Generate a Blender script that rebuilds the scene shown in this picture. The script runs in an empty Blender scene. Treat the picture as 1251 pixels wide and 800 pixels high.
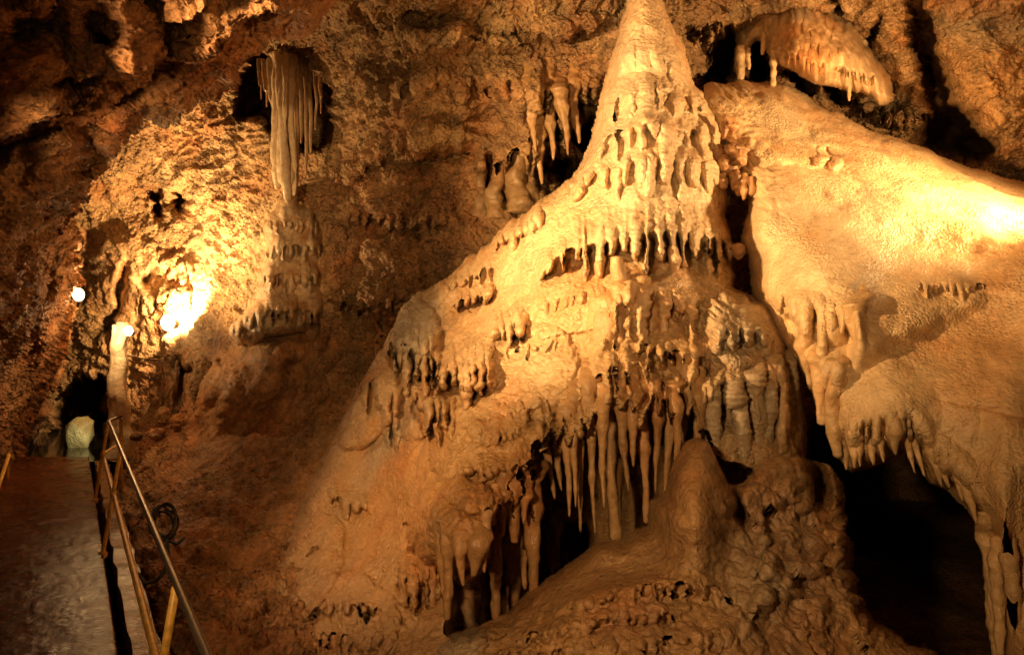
import bpy, math, random
import numpy as np
from mathutils import Vector, Matrix

random.seed(7)
RNG = np.random.default_rng(11)
FPX, CX, CY, CAMZ = 893.0, 625.5, 400.0, 1.9      # the photograph's focal length (px), centre, eye height (m)
sc = bpy.context.scene
COL = sc.collection

def P(px, py, d):
    return Vector(((px - CX) / FPX * d, d, CAMZ + (CY - py) / FPX * d))

# ------------------------------------------------------------------ noise
_perm = np.concatenate([RNG.permutation(256)] * 3).astype(np.int32)
_g = RNG.normal(size=(256, 3)).astype(np.float32)
_g /= np.linalg.norm(_g, axis=1)[:, None]
_jit = RNG.random((256, 3)).astype(np.float32)

def perlin(p):
    p = np.asarray(p, dtype=np.float32)
    i = np.floor(p).astype(np.int32)
    f = p - i
    i &= 255
    u = f * f * f * (f * (f * 6 - 15) + 10)
    X0, Y0, Z0 = i[..., 0], i[..., 1], i[..., 2]
    out = 0
    for dx in (0, 1):
        wx = u[..., 0] if dx else 1 - u[..., 0]
        a = _perm[(X0 + dx) & 255]
        for dy in (0, 1):
            wy = u[..., 1] if dy else 1 - u[..., 1]
            b = _perm[a + ((Y0 + dy) & 255)]
            for dz in (0, 1):
                wz = u[..., 2] if dz else 1 - u[..., 2]
                h = _perm[b + ((Z0 + dz) & 255)]
                g = _g[h]
                out = out + wx * wy * wz * (g[..., 0] * (f[..., 0] - dx) + g[..., 1] * (f[..., 1] - dy) + g[..., 2] * (f[..., 2] - dz))
    return out * 1.6

def fbm(p, octv=4, gain=.5, lac=2.03, ridged=False):
    a, s, out, n = 1.0, 1.0, 0, 0
    for k in range(octv):
        v = perlin(p * s + 17.3 * k)
        if ridged:
            v = 1 - 2 * np.abs(v)
        out = out + a * v
        n += a
        a *= gain
        s *= lac
    return out / n

def worley(p):
    """F1, F2 distances (unit cells)"""
    p = np.asarray(p, dtype=np.float32)
    i = np.floor(p).astype(np.int32)
    f = p - i
    f1 = np.full(p.shape[:-1], 9, np.float32)
    f2 = f1.copy()
    for dx in (-1, 0, 1):
        a = _perm[(i[..., 0] + dx) & 255]
        for dy in (-1, 0, 1):
            b = _perm[a + ((i[..., 1] + dy) & 255)]
            for dz in (-1, 0, 1):
                h = _perm[b + ((i[..., 2] + dz) & 255)]
                j = _jit[h]
                d = np.sqrt((j[..., 0] + dx - f[..., 0]) ** 2 + (j[..., 1] + dy - f[..., 1]) ** 2 + (j[..., 2] + dz - f[..., 2]) ** 2)
                f2 = np.minimum(f2, np.maximum(f1, d))
                f1 = np.minimum(f1, d)
    return f1, f2

def sst(a, b, x):
    t = np.clip((x - a) / (b - a), 0, 1)
    return t * t * (3 - 2 * t)

def hash1(n, seed=0):
    return _jit[_perm[(n.astype(np.int64) * 7 + seed * 31) & 255], seed % 3]

def tps(ctrl):
    c = np.array(ctrl, float)
    p = c[:, :2] / 400.0
    z = np.log(c[:, 2])
    n = len(p)
    r = np.linalg.norm(p[:, None] - p[None], axis=2)
    K = np.where(r > 0, r * r * np.log(r + 1e-12), 0) + np.eye(n) * 1e-3
    Q = np.hstack([np.ones((n, 1)), p])
    A = np.block([[K, Q], [Q.T, np.zeros((3, 3))]])
    w = np.linalg.solve(A, np.concatenate([z, np.zeros(3)]))
    def f(X, Y):
        out = w[n] + w[n + 1] * X / 400 + w[n + 2] * Y / 400
        for k in range(n):
            r = np.sqrt((X / 400 - p[k, 0]) ** 2 + (Y / 400 - p[k, 1]) ** 2)
            out = out + w[k] * r * r * np.log(r + 1e-9)
        return np.exp(out)
    return f

def polydist(X, Y, poly):
    """signed distance in px, positive inside"""
    p = np.array(poly, float)
    q = np.roll(p, -1, axis=0)
    best = np.full(X.shape, 1e9)
    ins = np.zeros(X.shape, bool)
    for (x0, y0), (x1, y1) in zip(p, q):
        dx, dy = x1 - x0, y1 - y0
        t = np.clip(((X - x0) * dx + (Y - y0) * dy) / (dx * dx + dy * dy + 1e-9), 0, 1)
        best = np.minimum(best, (X - x0 - t * dx) ** 2 + (Y - y0 - t * dy) ** 2)
        c = ((y0 > Y) != (y1 > Y))
        if dy != 0:
            ins ^= c & (X < dx * (Y - y0) / dy + x0)
    d = np.sqrt(best)
    return np.where(ins, d, -d)

def linedist(X, Y, pts):
    best = np.full(X.shape, 1e9)
    for (x0, y0), (x1, y1) in zip(pts[:-1], pts[1:]):
        dx, dy = x1 - x0, y1 - y0
        t = np.clip(((X - x0) * dx + (Y - y0) * dy) / (dx * dx + dy * dy + 1e-9), 0, 1)
        best = np.minimum(best, (X - x0 - t * dx) ** 2 + (Y - y0 - t * dy) ** 2)
    return np.sqrt(best)

def blob(X, Y, cx, cy, rx, ry, ang=0, p=2):
    a = math.radians(ang)
    u = ((X - cx) * math.cos(a) + (Y - cy) * math.sin(a)) / rx
    v = (-(X - cx) * math.sin(a) + (Y - cy) * math.cos(a)) / ry
    return np.exp(-(u * u + v * v) ** (p / 2))

def dome(X, Y, cx, cy, rx, ry, ang=0):
    a = math.radians(ang)
    u = ((X - cx) * math.cos(a) + (Y - cy) * math.sin(a)) / rx
    v = (-(X - cx) * math.sin(a) + (Y - cy) * math.cos(a)) / ry
    return np.sqrt(np.clip(1 - u * u - v * v, 0, 1))

def sdome(X, Y, cx, cy, rx, ry, ang=0):
    return dome(X, Y, cx, cy, rx, ry, ang) ** 3.2

def fringe(X, Y, pts, w, B, R, seed, up=30, fade=12, lmin=.45, warp=None, soft=.8):
    """a dripping lip: bulge above the polyline, a row of round drip columns below it.
    pts rows: x, y of the lip, length of the drips. returns depth offset (m), + is away"""
    a = np.array(pts, float)
    if warp is not None:
        X = X + warp[0]
        Y = Y + warp[1]
    yl = np.interp(X, a[:, 0], a[:, 1])
    L = np.interp(X, a[:, 0], a[:, 2])
    m = sst(a[0, 0] - fade * .3, a[0, 0] + fade, X) * (1 - sst(a[-1, 0] - fade, a[-1, 0] + fade * .3, X))
    cell = np.floor(X / w)
    best = np.zeros(X.shape)
    lipdip = np.zeros(X.shape)
    for k in (-1, 0, 1):
        c = cell + k
        xc = (c + .5 + (hash1(c, seed) - .5) * .55) * w
        ln = lmin * .7 + (1.15 - lmin * .7) * hash1(c, seed + 1)
        wf = (.5 + .75 * hash1(c, seed + 2)) * np.where(hash1(c, seed + 4) < .13, .35, 1)
        s = (Y - yl) / L
        sl = np.clip(s / ln, 0, 1)
        t = (X - xc + (hash1(c, seed + 5) - .5) * w * .5 * s) / (w * .5 * wf * (1.15 - .6 * sl ** 1.3))
        v = np.sqrt(np.clip(1 - t * t, 0, 1)) * np.where(s < ln, np.clip(1 - sl ** 6, 0, 1) ** .5, 0)
        best = np.maximum(best, v * (s > -.15))
        lipdip = np.maximum(lipdip, np.clip(1 - t * t, 0, 1) * 1.0)
    s = (Y - yl) / L
    above = -B * sst(-1.0, .1, (Y - yl) / up) * (.75 + .25 * lipdip)
    gap = R * sst(-.02, .16, s) * (1 - sst(.55, 1.15, s))
    front = -B * (1 - .55 * sst(0, 1.1, s)) * (1 - sst(.9, 1.2, s))
    below = gap + (front - gap) * best ** soft
    k = sst(-.10, .04, s)
    off = above * (1 - k) + below * k
    off = np.where(s > 1.25, 0, off)
    return off * m

# ------------------------------------------------------------------ mesh helpers
def build(name, verts, faces, mat, parent=None, tint=None, normals=None, smooth=True):
    """verts (N,3) world, faces (M,3|4)"""
    verts = np.asarray(verts, np.float32)
    faces = np.asarray(faces, np.int32)
    me = bpy.data.meshes.new(name)
    org = parent_world(parent) if parent is not None else Vector((0, 0, 0))
    v = verts - np.array(org, np.float32)
    me.vertices.add(len(v))
    me.vertices.foreach_set('co', v.ravel())
    k = faces.shape[1]
    me.loops.add(faces.size)
    me.loops.foreach_set('vertex_index', faces.ravel())
    me.polygons.add(len(faces))
    me.polygons.foreach_set('loop_start', np.arange(0, faces.size, k, dtype=np.int32))
    me.update(calc_edges=True)
    me.polygons.foreach_set('use_smooth', np.full(len(faces), smooth))
    if tint is not None:
        at = me.color_attributes.new('tint', 'FLOAT_COLOR', 'POINT')
        c = np.ones((len(v), 4), np.float32)
        c[:, :np.shape(tint)[-1]] = tint
        at.data.foreach_set('color', c.ravel())
    if normals is not None:
        me.normals_split_custom_set_from_vertices(normals.astype(np.float32))
    if mat is not None:
        me.materials.append(mat)
    o = bpy.data.objects.new(name, me)
    COL.objects.link(o)
    if parent is not None:
        o.parent = parent
    return o

_ORG = {}
def parent_world(p):
    if p is None:
        return Vector((0, 0, 0))
    return p.location + parent_world(p.parent)

def rebase(o, loc):
    """move the object origin of a top-level mesh to loc"""
    loc = Vector(loc)
    o.data.transform(Matrix.Translation(-loc))
    o.location = loc

def thing(name, label, cat, loc, group=None):
    o = bpy.data.objects.new(name, None)
    o.empty_display_size = .2
    COL.objects.link(o)
    o.location = loc
    o['label'] = label
    o['category'] = cat
    if group:
        o['group'] = group
    return o

def tag(o, label=None, cat=None, group=None, kind=None):
    for k, v in (('label', label), ('category', cat), ('group', group), ('kind', kind)):
        if v:
            o[k] = v
    return o

def gridnormals(V):
    du = np.gradient(V, axis=1)
    dv = np.gradient(V, axis=0)
    n = np.cross(du, dv)
    n /= np.linalg.norm(n, axis=2)[..., None] + 1e-9
    return n

def axis(lo, hi, step, lo2=None, hi2=None, coarse=12):
    a = np.arange(lo, hi + step * .5, step)
    if lo2 is not None and lo2 < lo:
        a = np.concatenate([np.arange(lo2, lo - coarse * .3, coarse), a])
    if hi2 is not None and hi2 > hi:
        a = np.concatenate([a, np.arange(hi + coarse, hi2 + coarse, coarse)])
    return a

def sheet(names, xs, ys, base, relief, rough, tintf, mat, outline=None, edge=(20, .5), regions=None,
          parent=None, edgenoise=4, wrap=None):
    """a modelled rock surface. base(X,Y)->distance, relief(X,Y,W)->offset in distance,
    rough(X,Y,W)->offset along the normal, edges curl back into a body"""
    X, Y = np.meshgrid(xs, ys)
    d = base(X, Y)
    W = np.stack([(X - CX) / FPX * d, d, CAMZ + (CY - Y) / FPX * d], -1)
    if outline is not None:
        e = polydist(X, Y, outline)
        e = e + edgenoise * fbm(W * 2.2 + 5, 3) * 2.0
        t = np.clip(1 - e / edge[0], 0, 1.0)
        d = d + edge[1] * (1 - np.sqrt(np.clip(1 - t * t, 0, 1)))
    else:
        e = None
    d = d + relief(X, Y, W)
    V = np.stack([(X - CX) / FPX * d, d, CAMZ + (CY - Y) / FPX * d], -1)
    n = gridnormals(V)
    # normal points to the camera side
    toc = np.array([0, 0, CAMZ]) - V
    sgn = np.sign((n * toc).sum(-1))
    n *= sgn[..., None]
    # damp the normal offset on cliffs between layers so that they do not self-cross
    V = V + n * rough(X, Y, W)[..., None]
    n2 = gridnormals(V)
    n2 *= np.sign((n2 * toc).sum(-1))[..., None]
    T = tintf(X, Y, V)
    SURF['xs'], SURF['ys'] = xs, ys
    # final distance of the modelled surface, re-read as a table for seating the drips on it
    SURF['d'] = V[..., 1].copy()
    H, Wd = X.shape
    idx = np.arange(H * Wd).reshape(H, Wd)
    F = np.stack([idx[:-1, :-1], idx[1:, :-1], idx[1:, 1:], idx[:-1, 1:]], -1).reshape(-1, 4)
    keep = np.ones(len(F), bool)
    if e is not None:
        keep = (e.ravel()[F] > -1.0).all(1)
    lab = np.zeros(len(F), int)
    if regions:
        xc = X.ravel()[F].mean(1)
        yc = Y.ravel()[F].mean(1)
        for k, poly in enumerate(regions):
            lab[polydist(xc, yc, poly) > 0] = k + 1
    Vf, Nf, Tf = V.reshape(-1, 3), n2.reshape(-1, 3), T.reshape(-1, T.shape[-1])
    out = []
    for k, nm in enumerate(names):
        f = F[keep & (lab == k)]
        if not len(f):
            out.append(None)
            continue
        u, inv = np.unique(f, return_inverse=True)
        f2 = inv.reshape(-1, 4)
        out.append(build(nm, Vf[u], f2, mat, parent, Tf[u], Nf[u]))
    return out

SURF = {}
def surf(S, x, y):
    i = int(np.clip(np.searchsorted(S['xs'], x), 2, len(S['xs']) - 3)); j = int(np.clip(np.searchsorted(S['ys'], y), 2, len(S['ys']) - 3))
    return float(S['d'][j - 1:j + 2, i - 1:i + 2].mean())

def col(*c):
    return np.array(c, np.float32)

def tmix(T, c, w):
    return T * (1 - w[..., None]) + c * w[..., None]

def tube(name, pts, rads, mat, parent, tintc, seg=16, ribs=0, lump=.18, seed=0, flute=0, step=.012, squash=1.0, cap=True):
    """stalactite-like body through world points with a radius at each"""
    pts = np.array([tuple(p) for p in pts], float)
    rads = np.array(rads, float)
    L = np.concatenate([[0], np.cumsum(np.linalg.norm(np.diff(pts, axis=0), axis=1))])
    n = int(max(8, min(140, L[-1] / step)))
    s = np.linspace(0, L[-1], n)
    s = s / L[-1]
    tt = s * L[-1]
    # smooth interpolation
    def ci(y):
        k = np.interp(tt, L, y)
        for _ in range(3):
            k[1:-1] = (k[:-2] + 2 * k[1:-1] + k[2:]) / 4
        return k
    C = np.stack([ci(pts[:, k]) for k in range(3)], -1)
    r = ci(rads)
    so = seed * 3.7
    if lump >= .2:                                     # knees and beads along a drip
        for k in range(3):
            sb = .15 + .8 * ((seed * .618 + k * .37) % 1)
            r = r * (1 + (.16 + .22 * ((seed * .31 + k * .53) % 1)) * np.exp(-((tt - sb * L[-1]) / (np.mean(rads) * 1.5)) ** 2))
    wob = np.stack([perlin(np.stack([s * L[-1] * 2.2, np.full(n, so), np.zeros(n)], -1)),
                    perlin(np.stack([s * L[-1] * 2.2, np.full(n, so + 9), np.zeros(n)], -1))], -1) * .5
    C[:, 0] += wob[:, 0] * r * 1.5
    C[:, 1] += wob[:, 1] * r * 1.5
    if cap:
        r = r * np.sqrt(np.clip((1 - s) / .02, 0.001, 1)) * np.sqrt(np.clip(s / .01, 0.001, 1))
    th = np.linspace(0, 2 * math.pi, seg, endpoint=False)
    TH, S = np.meshgrid(th, s)
    q = np.stack([np.cos(TH) * 1.1, np.sin(TH) * 1.1, S * L[-1] / (np.mean(rads) * 2.4)], -1) + so
    m = 1 + lump * fbm(q, 3) * 1.6
    q2 = np.stack([np.cos(TH) * .3, np.sin(TH) * .3, S * L[-1] / (np.mean(rads) * 1.6)], -1) + so + 40
    m = m + lump * .9 * np.clip(perlin(q2), -.2, 1)
    if ribs:
        ph = S * L[-1] * ribs + .8 * fbm(q * .7, 2)
        m = m + .07 * np.sin(ph * 2 * math.pi)
    if flute:
        m = m + .12 * np.abs(np.sin(TH * flute / 2 + so + fbm(q * .3, 2) * 2))
    Rr = r[:, None] * m
    V = np.stack([C[:, 0][:, None] + Rr * np.cos(TH), C[:, 1][:, None] + Rr * np.sin(TH) * squash, np.repeat(C[:, 2][:, None], seg, 1)], -1)
    # for tilted tubes the ring stays horizontal: fine for drips
    idx = np.arange(n * seg).reshape(n, seg)
    F = np.stack([idx[:-1], np.roll(idx[:-1], -1, 1), np.roll(idx[1:], -1, 1), idx[1:]], -1).reshape(-1, 4)
    T = np.ones((n * seg, 3), np.float32) * tintc
    v = fbm(V.reshape(-1, 3) * 4 + so, 3)
    T = T * (1 + .25 * v[:, None])
    return build(name, V.reshape(-1, 3), F, mat, parent, T)

def rock(name, c, r, mat, parent, tintc, seed=0, amp=.25, sub=4, rot=0):
    import bmesh
    bm = bmesh.new()
    bmesh.ops.create_icosphere(bm, subdivisions=sub, radius=1)
    v = np.array([q.co[:] for q in bm.verts])
    f = np.array([[w.index for w in q.verts] for q in bm.faces])
    bm.free()
    n = v.copy()
    k = 1 + amp * fbm(v * 1.1 + seed * 5.1, 4) * 1.8 + amp * .5 * (np.clip(worley(v * 1.6 + seed)[0], 0, .9) - .5)
    v = n * k[:, None] * np.array(r)
    cr, sr = math.cos(rot), math.sin(rot)
    v = np.stack([v[:, 0] * cr - v[:, 1] * sr, v[:, 0] * sr + v[:, 1] * cr, v[:, 2]], -1)
    V = v + np.array(tuple(c))
    T = np.ones((len(V), 3)) * tintc * (1 + .3 * fbm(V * 3, 3)[:, None])
    return build(name, V, f, mat, parent, T)

# ------------------------------------------------------------------ materials
def nodes_of(m):
    m.use_nodes = True
    nt = m.node_tree
    nt.nodes.clear()
    return nt

def rockmat(name, rough=(.35, .75), spec=.5, bump_fine=(60, .012), bump_mid=(14, .03), ripple=None, ripple_amt=0, var=.35, stain=(.55, .25, .1), stain_amt=.35,
            coat=0, pits=0, pebble=None):
    m = bpy.data.materials.new(name)
    nt = nodes_of(m)
    N, L = nt.nodes, nt.links
    out = N.new('ShaderNodeOutputMaterial')
    b = N.new('ShaderNodeBsdfPrincipled')
    L.new(b.outputs[0], out.inputs[0])
    at = N.new('ShaderNodeAttribute'); at.attribute_name = 'tint'
    geo = N.new('ShaderNodeNewGeometry')
    def noise(scale, det=4, rg=.55, vec=None, dist=0):
        n = N.new('ShaderNodeTexNoise')
        n.inputs['Scale'].default_value = scale
        n.inputs['Detail'].default_value = det
        n.inputs['Roughness'].default_value = rg
        n.inputs['Distortion'].default_value = dist
        L.new(vec or geo.outputs['Position'], n.inputs['Vector'])
        return n
    def mapr(src, a, b_, c, d):
        q = N.new('ShaderNodeMapRange')
        q.inputs['From Min'].default_value = a; q.inputs['From Max'].default_value = b_
        q.inputs['To Min'].default_value = c; q.inputs['To Max'].default_value = d
        L.new(src, q.inputs['Value'])
        return q.outputs[0]
    # colour: tint * fine variation, with mineral staining
    n1 = noise(3.1, 6, .62)
    n2 = noise(23, 5, .6)
    v = N.new('ShaderNodeMath'); v.operation = 'ADD'
    L.new(mapr(n1.outputs[0], .3, .7, -var, var), v.inputs[0])
    L.new(mapr(n2.outputs[0], .3, .7, -var * .7, var * .7), v.inputs[1])
    v2 = N.new('ShaderNodeMath'); v2.operation = 'ADD'; v2.inputs[1].default_value = 1
    L.new(v.outputs[0], v2.inputs[0])
    sc_ = N.new('ShaderNodeVectorMath'); sc_.operation = 'SCALE'
    L.new(at.outputs['Color'], sc_.inputs[0]); L.new(v2.outputs[0], sc_.inputs['Scale'])
    mx = N.new('ShaderNodeMix'); mx.data_type = 'RGBA'
    n3 = noise(1.3, 5, .6)
    L.new(mapr(n3.outputs[0], .5, .72, 0, stain_amt), mx.inputs[0])
    L.new(sc_.outputs[0], mx.inputs[6])
    sm = N.new('ShaderNodeMix'); sm.data_type = 'RGBA'; sm.blend_type = 'MULTIPLY'; sm.inputs[0].default_value = 1
    L.new(sc_.outputs[0], sm.inputs[6]); sm.inputs[7].default_value = (*[min(1, x * 1.7) for x in stain], 1)
    L.new(sm.outputs[2], mx.inputs[7])
    L.new(mx.outputs[2], b.inputs['Base Color'])
    n4 = noise(5.5, 4, .6)
    L.new(mapr(n4.outputs[0], .35, .65, rough[0], rough[1]), b.inputs['Roughness'])
    b.inputs['Specular IOR Level'].default_value = spec
    if coat:
        b.inputs['Coat Weight'].default_value = coat
        b.inputs['Coat Roughness'].default_value = .12
    # bump
    prev = None
    def bump(src, dist, strength=1.0):
        nonlocal prev
        q = N.new('ShaderNodeBump')
        q.inputs['Distance'].default_value = dist
        q.inputs['Strength'].default_value = strength
        L.new(src, q.inputs['Height'])
        if strength == 1.0:
            L.new(at.outputs['Alpha'], q.inputs['Strength'])
        if prev is not None:
            L.new(prev, q.inputs['Normal'])
        prev = q.outputs[0]
    if ripple:
        mp = N.new('ShaderNodeMapping')
        mp.inputs['Scale'].default_value = ripple
        L.new(geo.outputs['Position'], mp.inputs['Vector'])
        rn = noise(1.0, 2.5, .5, mp.outputs[0], .6)
        bump(rn.outputs[0], ripple_amt)
    bump(noise(bump_mid[0], 5, .6).outputs[0], bump_mid[1])
    bump(noise(bump_fine[0], 4, .65).outputs[0], bump_fine[1])
    if pits:
        vo = N.new('ShaderNodeTexVoronoi'); vo.inputs['Scale'].default_value = pits
        L.new(geo.outputs['Position'], vo.inputs['Vector'])
        bump(mapr(vo.outputs['Distance'], 0, .6, 0, 1), .035)
    if pebble:
        for sc_v, am in pebble:
            vo = N.new('ShaderNodeTexVoronoi'); vo.feature = 'F1'; vo.inputs['Scale'].default_value = sc_v
            wn = noise(sc_v * .35, 2)
            ad = N.new('ShaderNodeVectorMath'); ad.operation = 'MULTIPLY_ADD'
            ad.inputs[1].default_value = (1.6 / sc_v,) * 3
            L.new(wn.outputs['Color'], ad.inputs[0]); L.new(geo.outputs['Position'], ad.inputs[2])
            L.new(ad.outputs[0], vo.inputs['Vector'])
            gate = N.new('ShaderNodeMath'); gate.operation = 'MULTIPLY'
            L.new(mapr(vo.outputs['Distance'], 0, .75, 1, 0), gate.inputs[0])
            L.new(mapr(noise(1.7, 3).outputs[0], .35, .62, .15, 1), gate.inputs[1])
            bump(gate.outputs[0], am)
    L.new(prev, b.inputs['Normal'])
    return m

M = {}
M['flow'] = rockmat('flowstone', (.20, .45), .6, (75, .005), (22, .014), (18, 18, 55), .008, .2, (.6, .3, .12), .5, pebble=((27, .011),))
M['smoothflow'] = rockmat('smooth_flowstone', (.26, .5), .5, (80, .004), (26, .012), (9, 9, 34), .006, .2, (.6, .33, .12), .55, pebble=((40, .009),))
M['drip'] = rockmat('dripstone', (.16, .4), .6, (70, .005), (20, .016), None, 0, .16, (.6, .3, .12), .4)
M['wall'] = rockmat('cave_rock', (.45, .9), .3, (62, .02), (17, .075), (7, 7, 20), .05, .5, (.6, .3, .15), .6, pits=17)
M['wetmud'] = rockmat('wet_mudstone', (.14, .42), .6, (60, .007), (18, .025), None, 0, .25, (.6, .33, .15), .5, pebble=((26, .007),))

def plain(name, c, rough=.4, metal=0, bumpamt=.001, emis=None, var=.3, scale=30):
    m = bpy.data.materials.new(name)
    nt = nodes_of(m)
    N, L = nt.nodes, nt.links
    out = N.new('ShaderNodeOutputMaterial'); b = N.new('ShaderNodeBsdfPrincipled')
    L.new(b.outputs[0], out.inputs[0])
    g = N.new('ShaderNodeNewGeometry')
    n = N.new('ShaderNodeTexNoise'); n.inputs['Scale'].default_value = scale; n.inputs['Detail'].default_value = 5
    L.new(g.outputs['Position'], n.inputs['Vector'])
    r = N.new('ShaderNodeValToRGB')
    r.color_ramp.elements[0].position = .3; r.color_ramp.elements[1].position = .7
    r.color_ramp.elements[0].color = (*[x * (1 - var) for x in c], 1)
    r.color_ramp.elements[1].color = (*[min(1, x * (1 + var)) for x in c], 1)
    L.new(n.outputs[0], r.inputs[0]); L.new(r.outputs[0], b.inputs['Base Color'])
    b.inputs['Roughness'].default_value = rough
    b.inputs['Metallic'].default_value = metal
    q = N.new('ShaderNodeBump'); q.inputs['Distance'].default_value = bumpamt
    L.new(n.outputs[0], q.inputs['Height']); L.new(q.outputs[0], b.inputs['Normal'])
    if emis:
        b.inputs['Emission Color'].default_value = (*emis[0], 1)
        b.inputs['Emission Strength'].default_value = emis[1]
    return m
M['steel'] = plain('painted_steel_rail', (.09, .07, .055), .32, .3)
M['ochrepaint'] = plain('ochre_painted_steel', (.72, .42, .08), .38, 0.0)
M['rubber'] = plain('black_rubber', (.02, .018, .016), .45)
M['lamp'] = plain('lamp_glass', (.8, .8, .8), .3, 0, .0001, ((1, .74, .38), 14))
M['lamp2'] = plain('bulb_glass', (.8, .8, .8), .3, 0, .0001, ((1, .74, .38), 12))
M['fixture'] = plain('lamp_housing', (.08, .07, .06), .5, .4)

# ------------------------------------------------------------------ colours of the stone itself
CREAM = col(.64, .45, .25)
PALE = col(.68, .54, .36)
OCHRE = col(.48, .28, .115)
ORANGE = col(.50, .25, .09)
BROWN = col(.33, .19, .10)
GREY = col(.36, .31, .23)
REDBR = col(.33, .15, .07)
MUD = col(.34, .21, .11)

# ================================================================== THE CAVE WALL (back chamber, middle wall, right wall, slopes)
wall_base = tps([
    (100, 300, 13.2), (100, 400, 13.5), (120, 200, 12.2), (200, 300, 12.6), (200, 400, 12.3), (260, 300, 12.1), (300, 150, 11.6), (350, 100, 11.4),
    (370, 250, 11), (330, 400, 10.6), (260, 440, 11), (205, 500, 11.8), (160, 520, 12.2), (60, 560, 13), (50, 700, 11), (60, 900, 8), (-200, 600, 11),
    (180, 590, 9.6), (250, 560, 9.3), (190, 700, 6.4), (300, 600, 8.2), (300, 700, 6.6), (250, 800, 4.9), (350, 800, 5.3), (380, 500, 9.2), (430, 700, 6.4),
    (200, 1000, 3.4), (450, 150, 9.5), (450, 300, 9.7), (450, 420, 9.2), (550, 90, 9.2), (550, 250, 9.6), (600, 380, 9.3), (650, 50, 8.9),
    (700, 150, 9.3), (800, 50, 9.2), (860, 60, 9.6), (950, 80, 10.2), (1100, 50, 9.4), (1200, 100, 9), (1160, 170, 10), (1251, 0, 8.2),
    (1320, 200, 8.6), (450, -60, 7.2), (650, -90, 6.8), (900, -90, 7.4), (1200, -90, 6.9), (600, -400, 4.2), (1200, -400, 4.2), (0, -400, 4), (0, 0, 9),
    (0, 200, 12), (1100, 650, 8.6), (1100, 800, 7.6), (700, 600, 9), (700, 820, 7.4), (700, 1100, 4.5), (1200, 1100, 4.5), (1600, 400, 6.4), (1800, 0, 5),
    (1800, 800, 5), (-400, 300, 10), (-400, 900, 7)])

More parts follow.
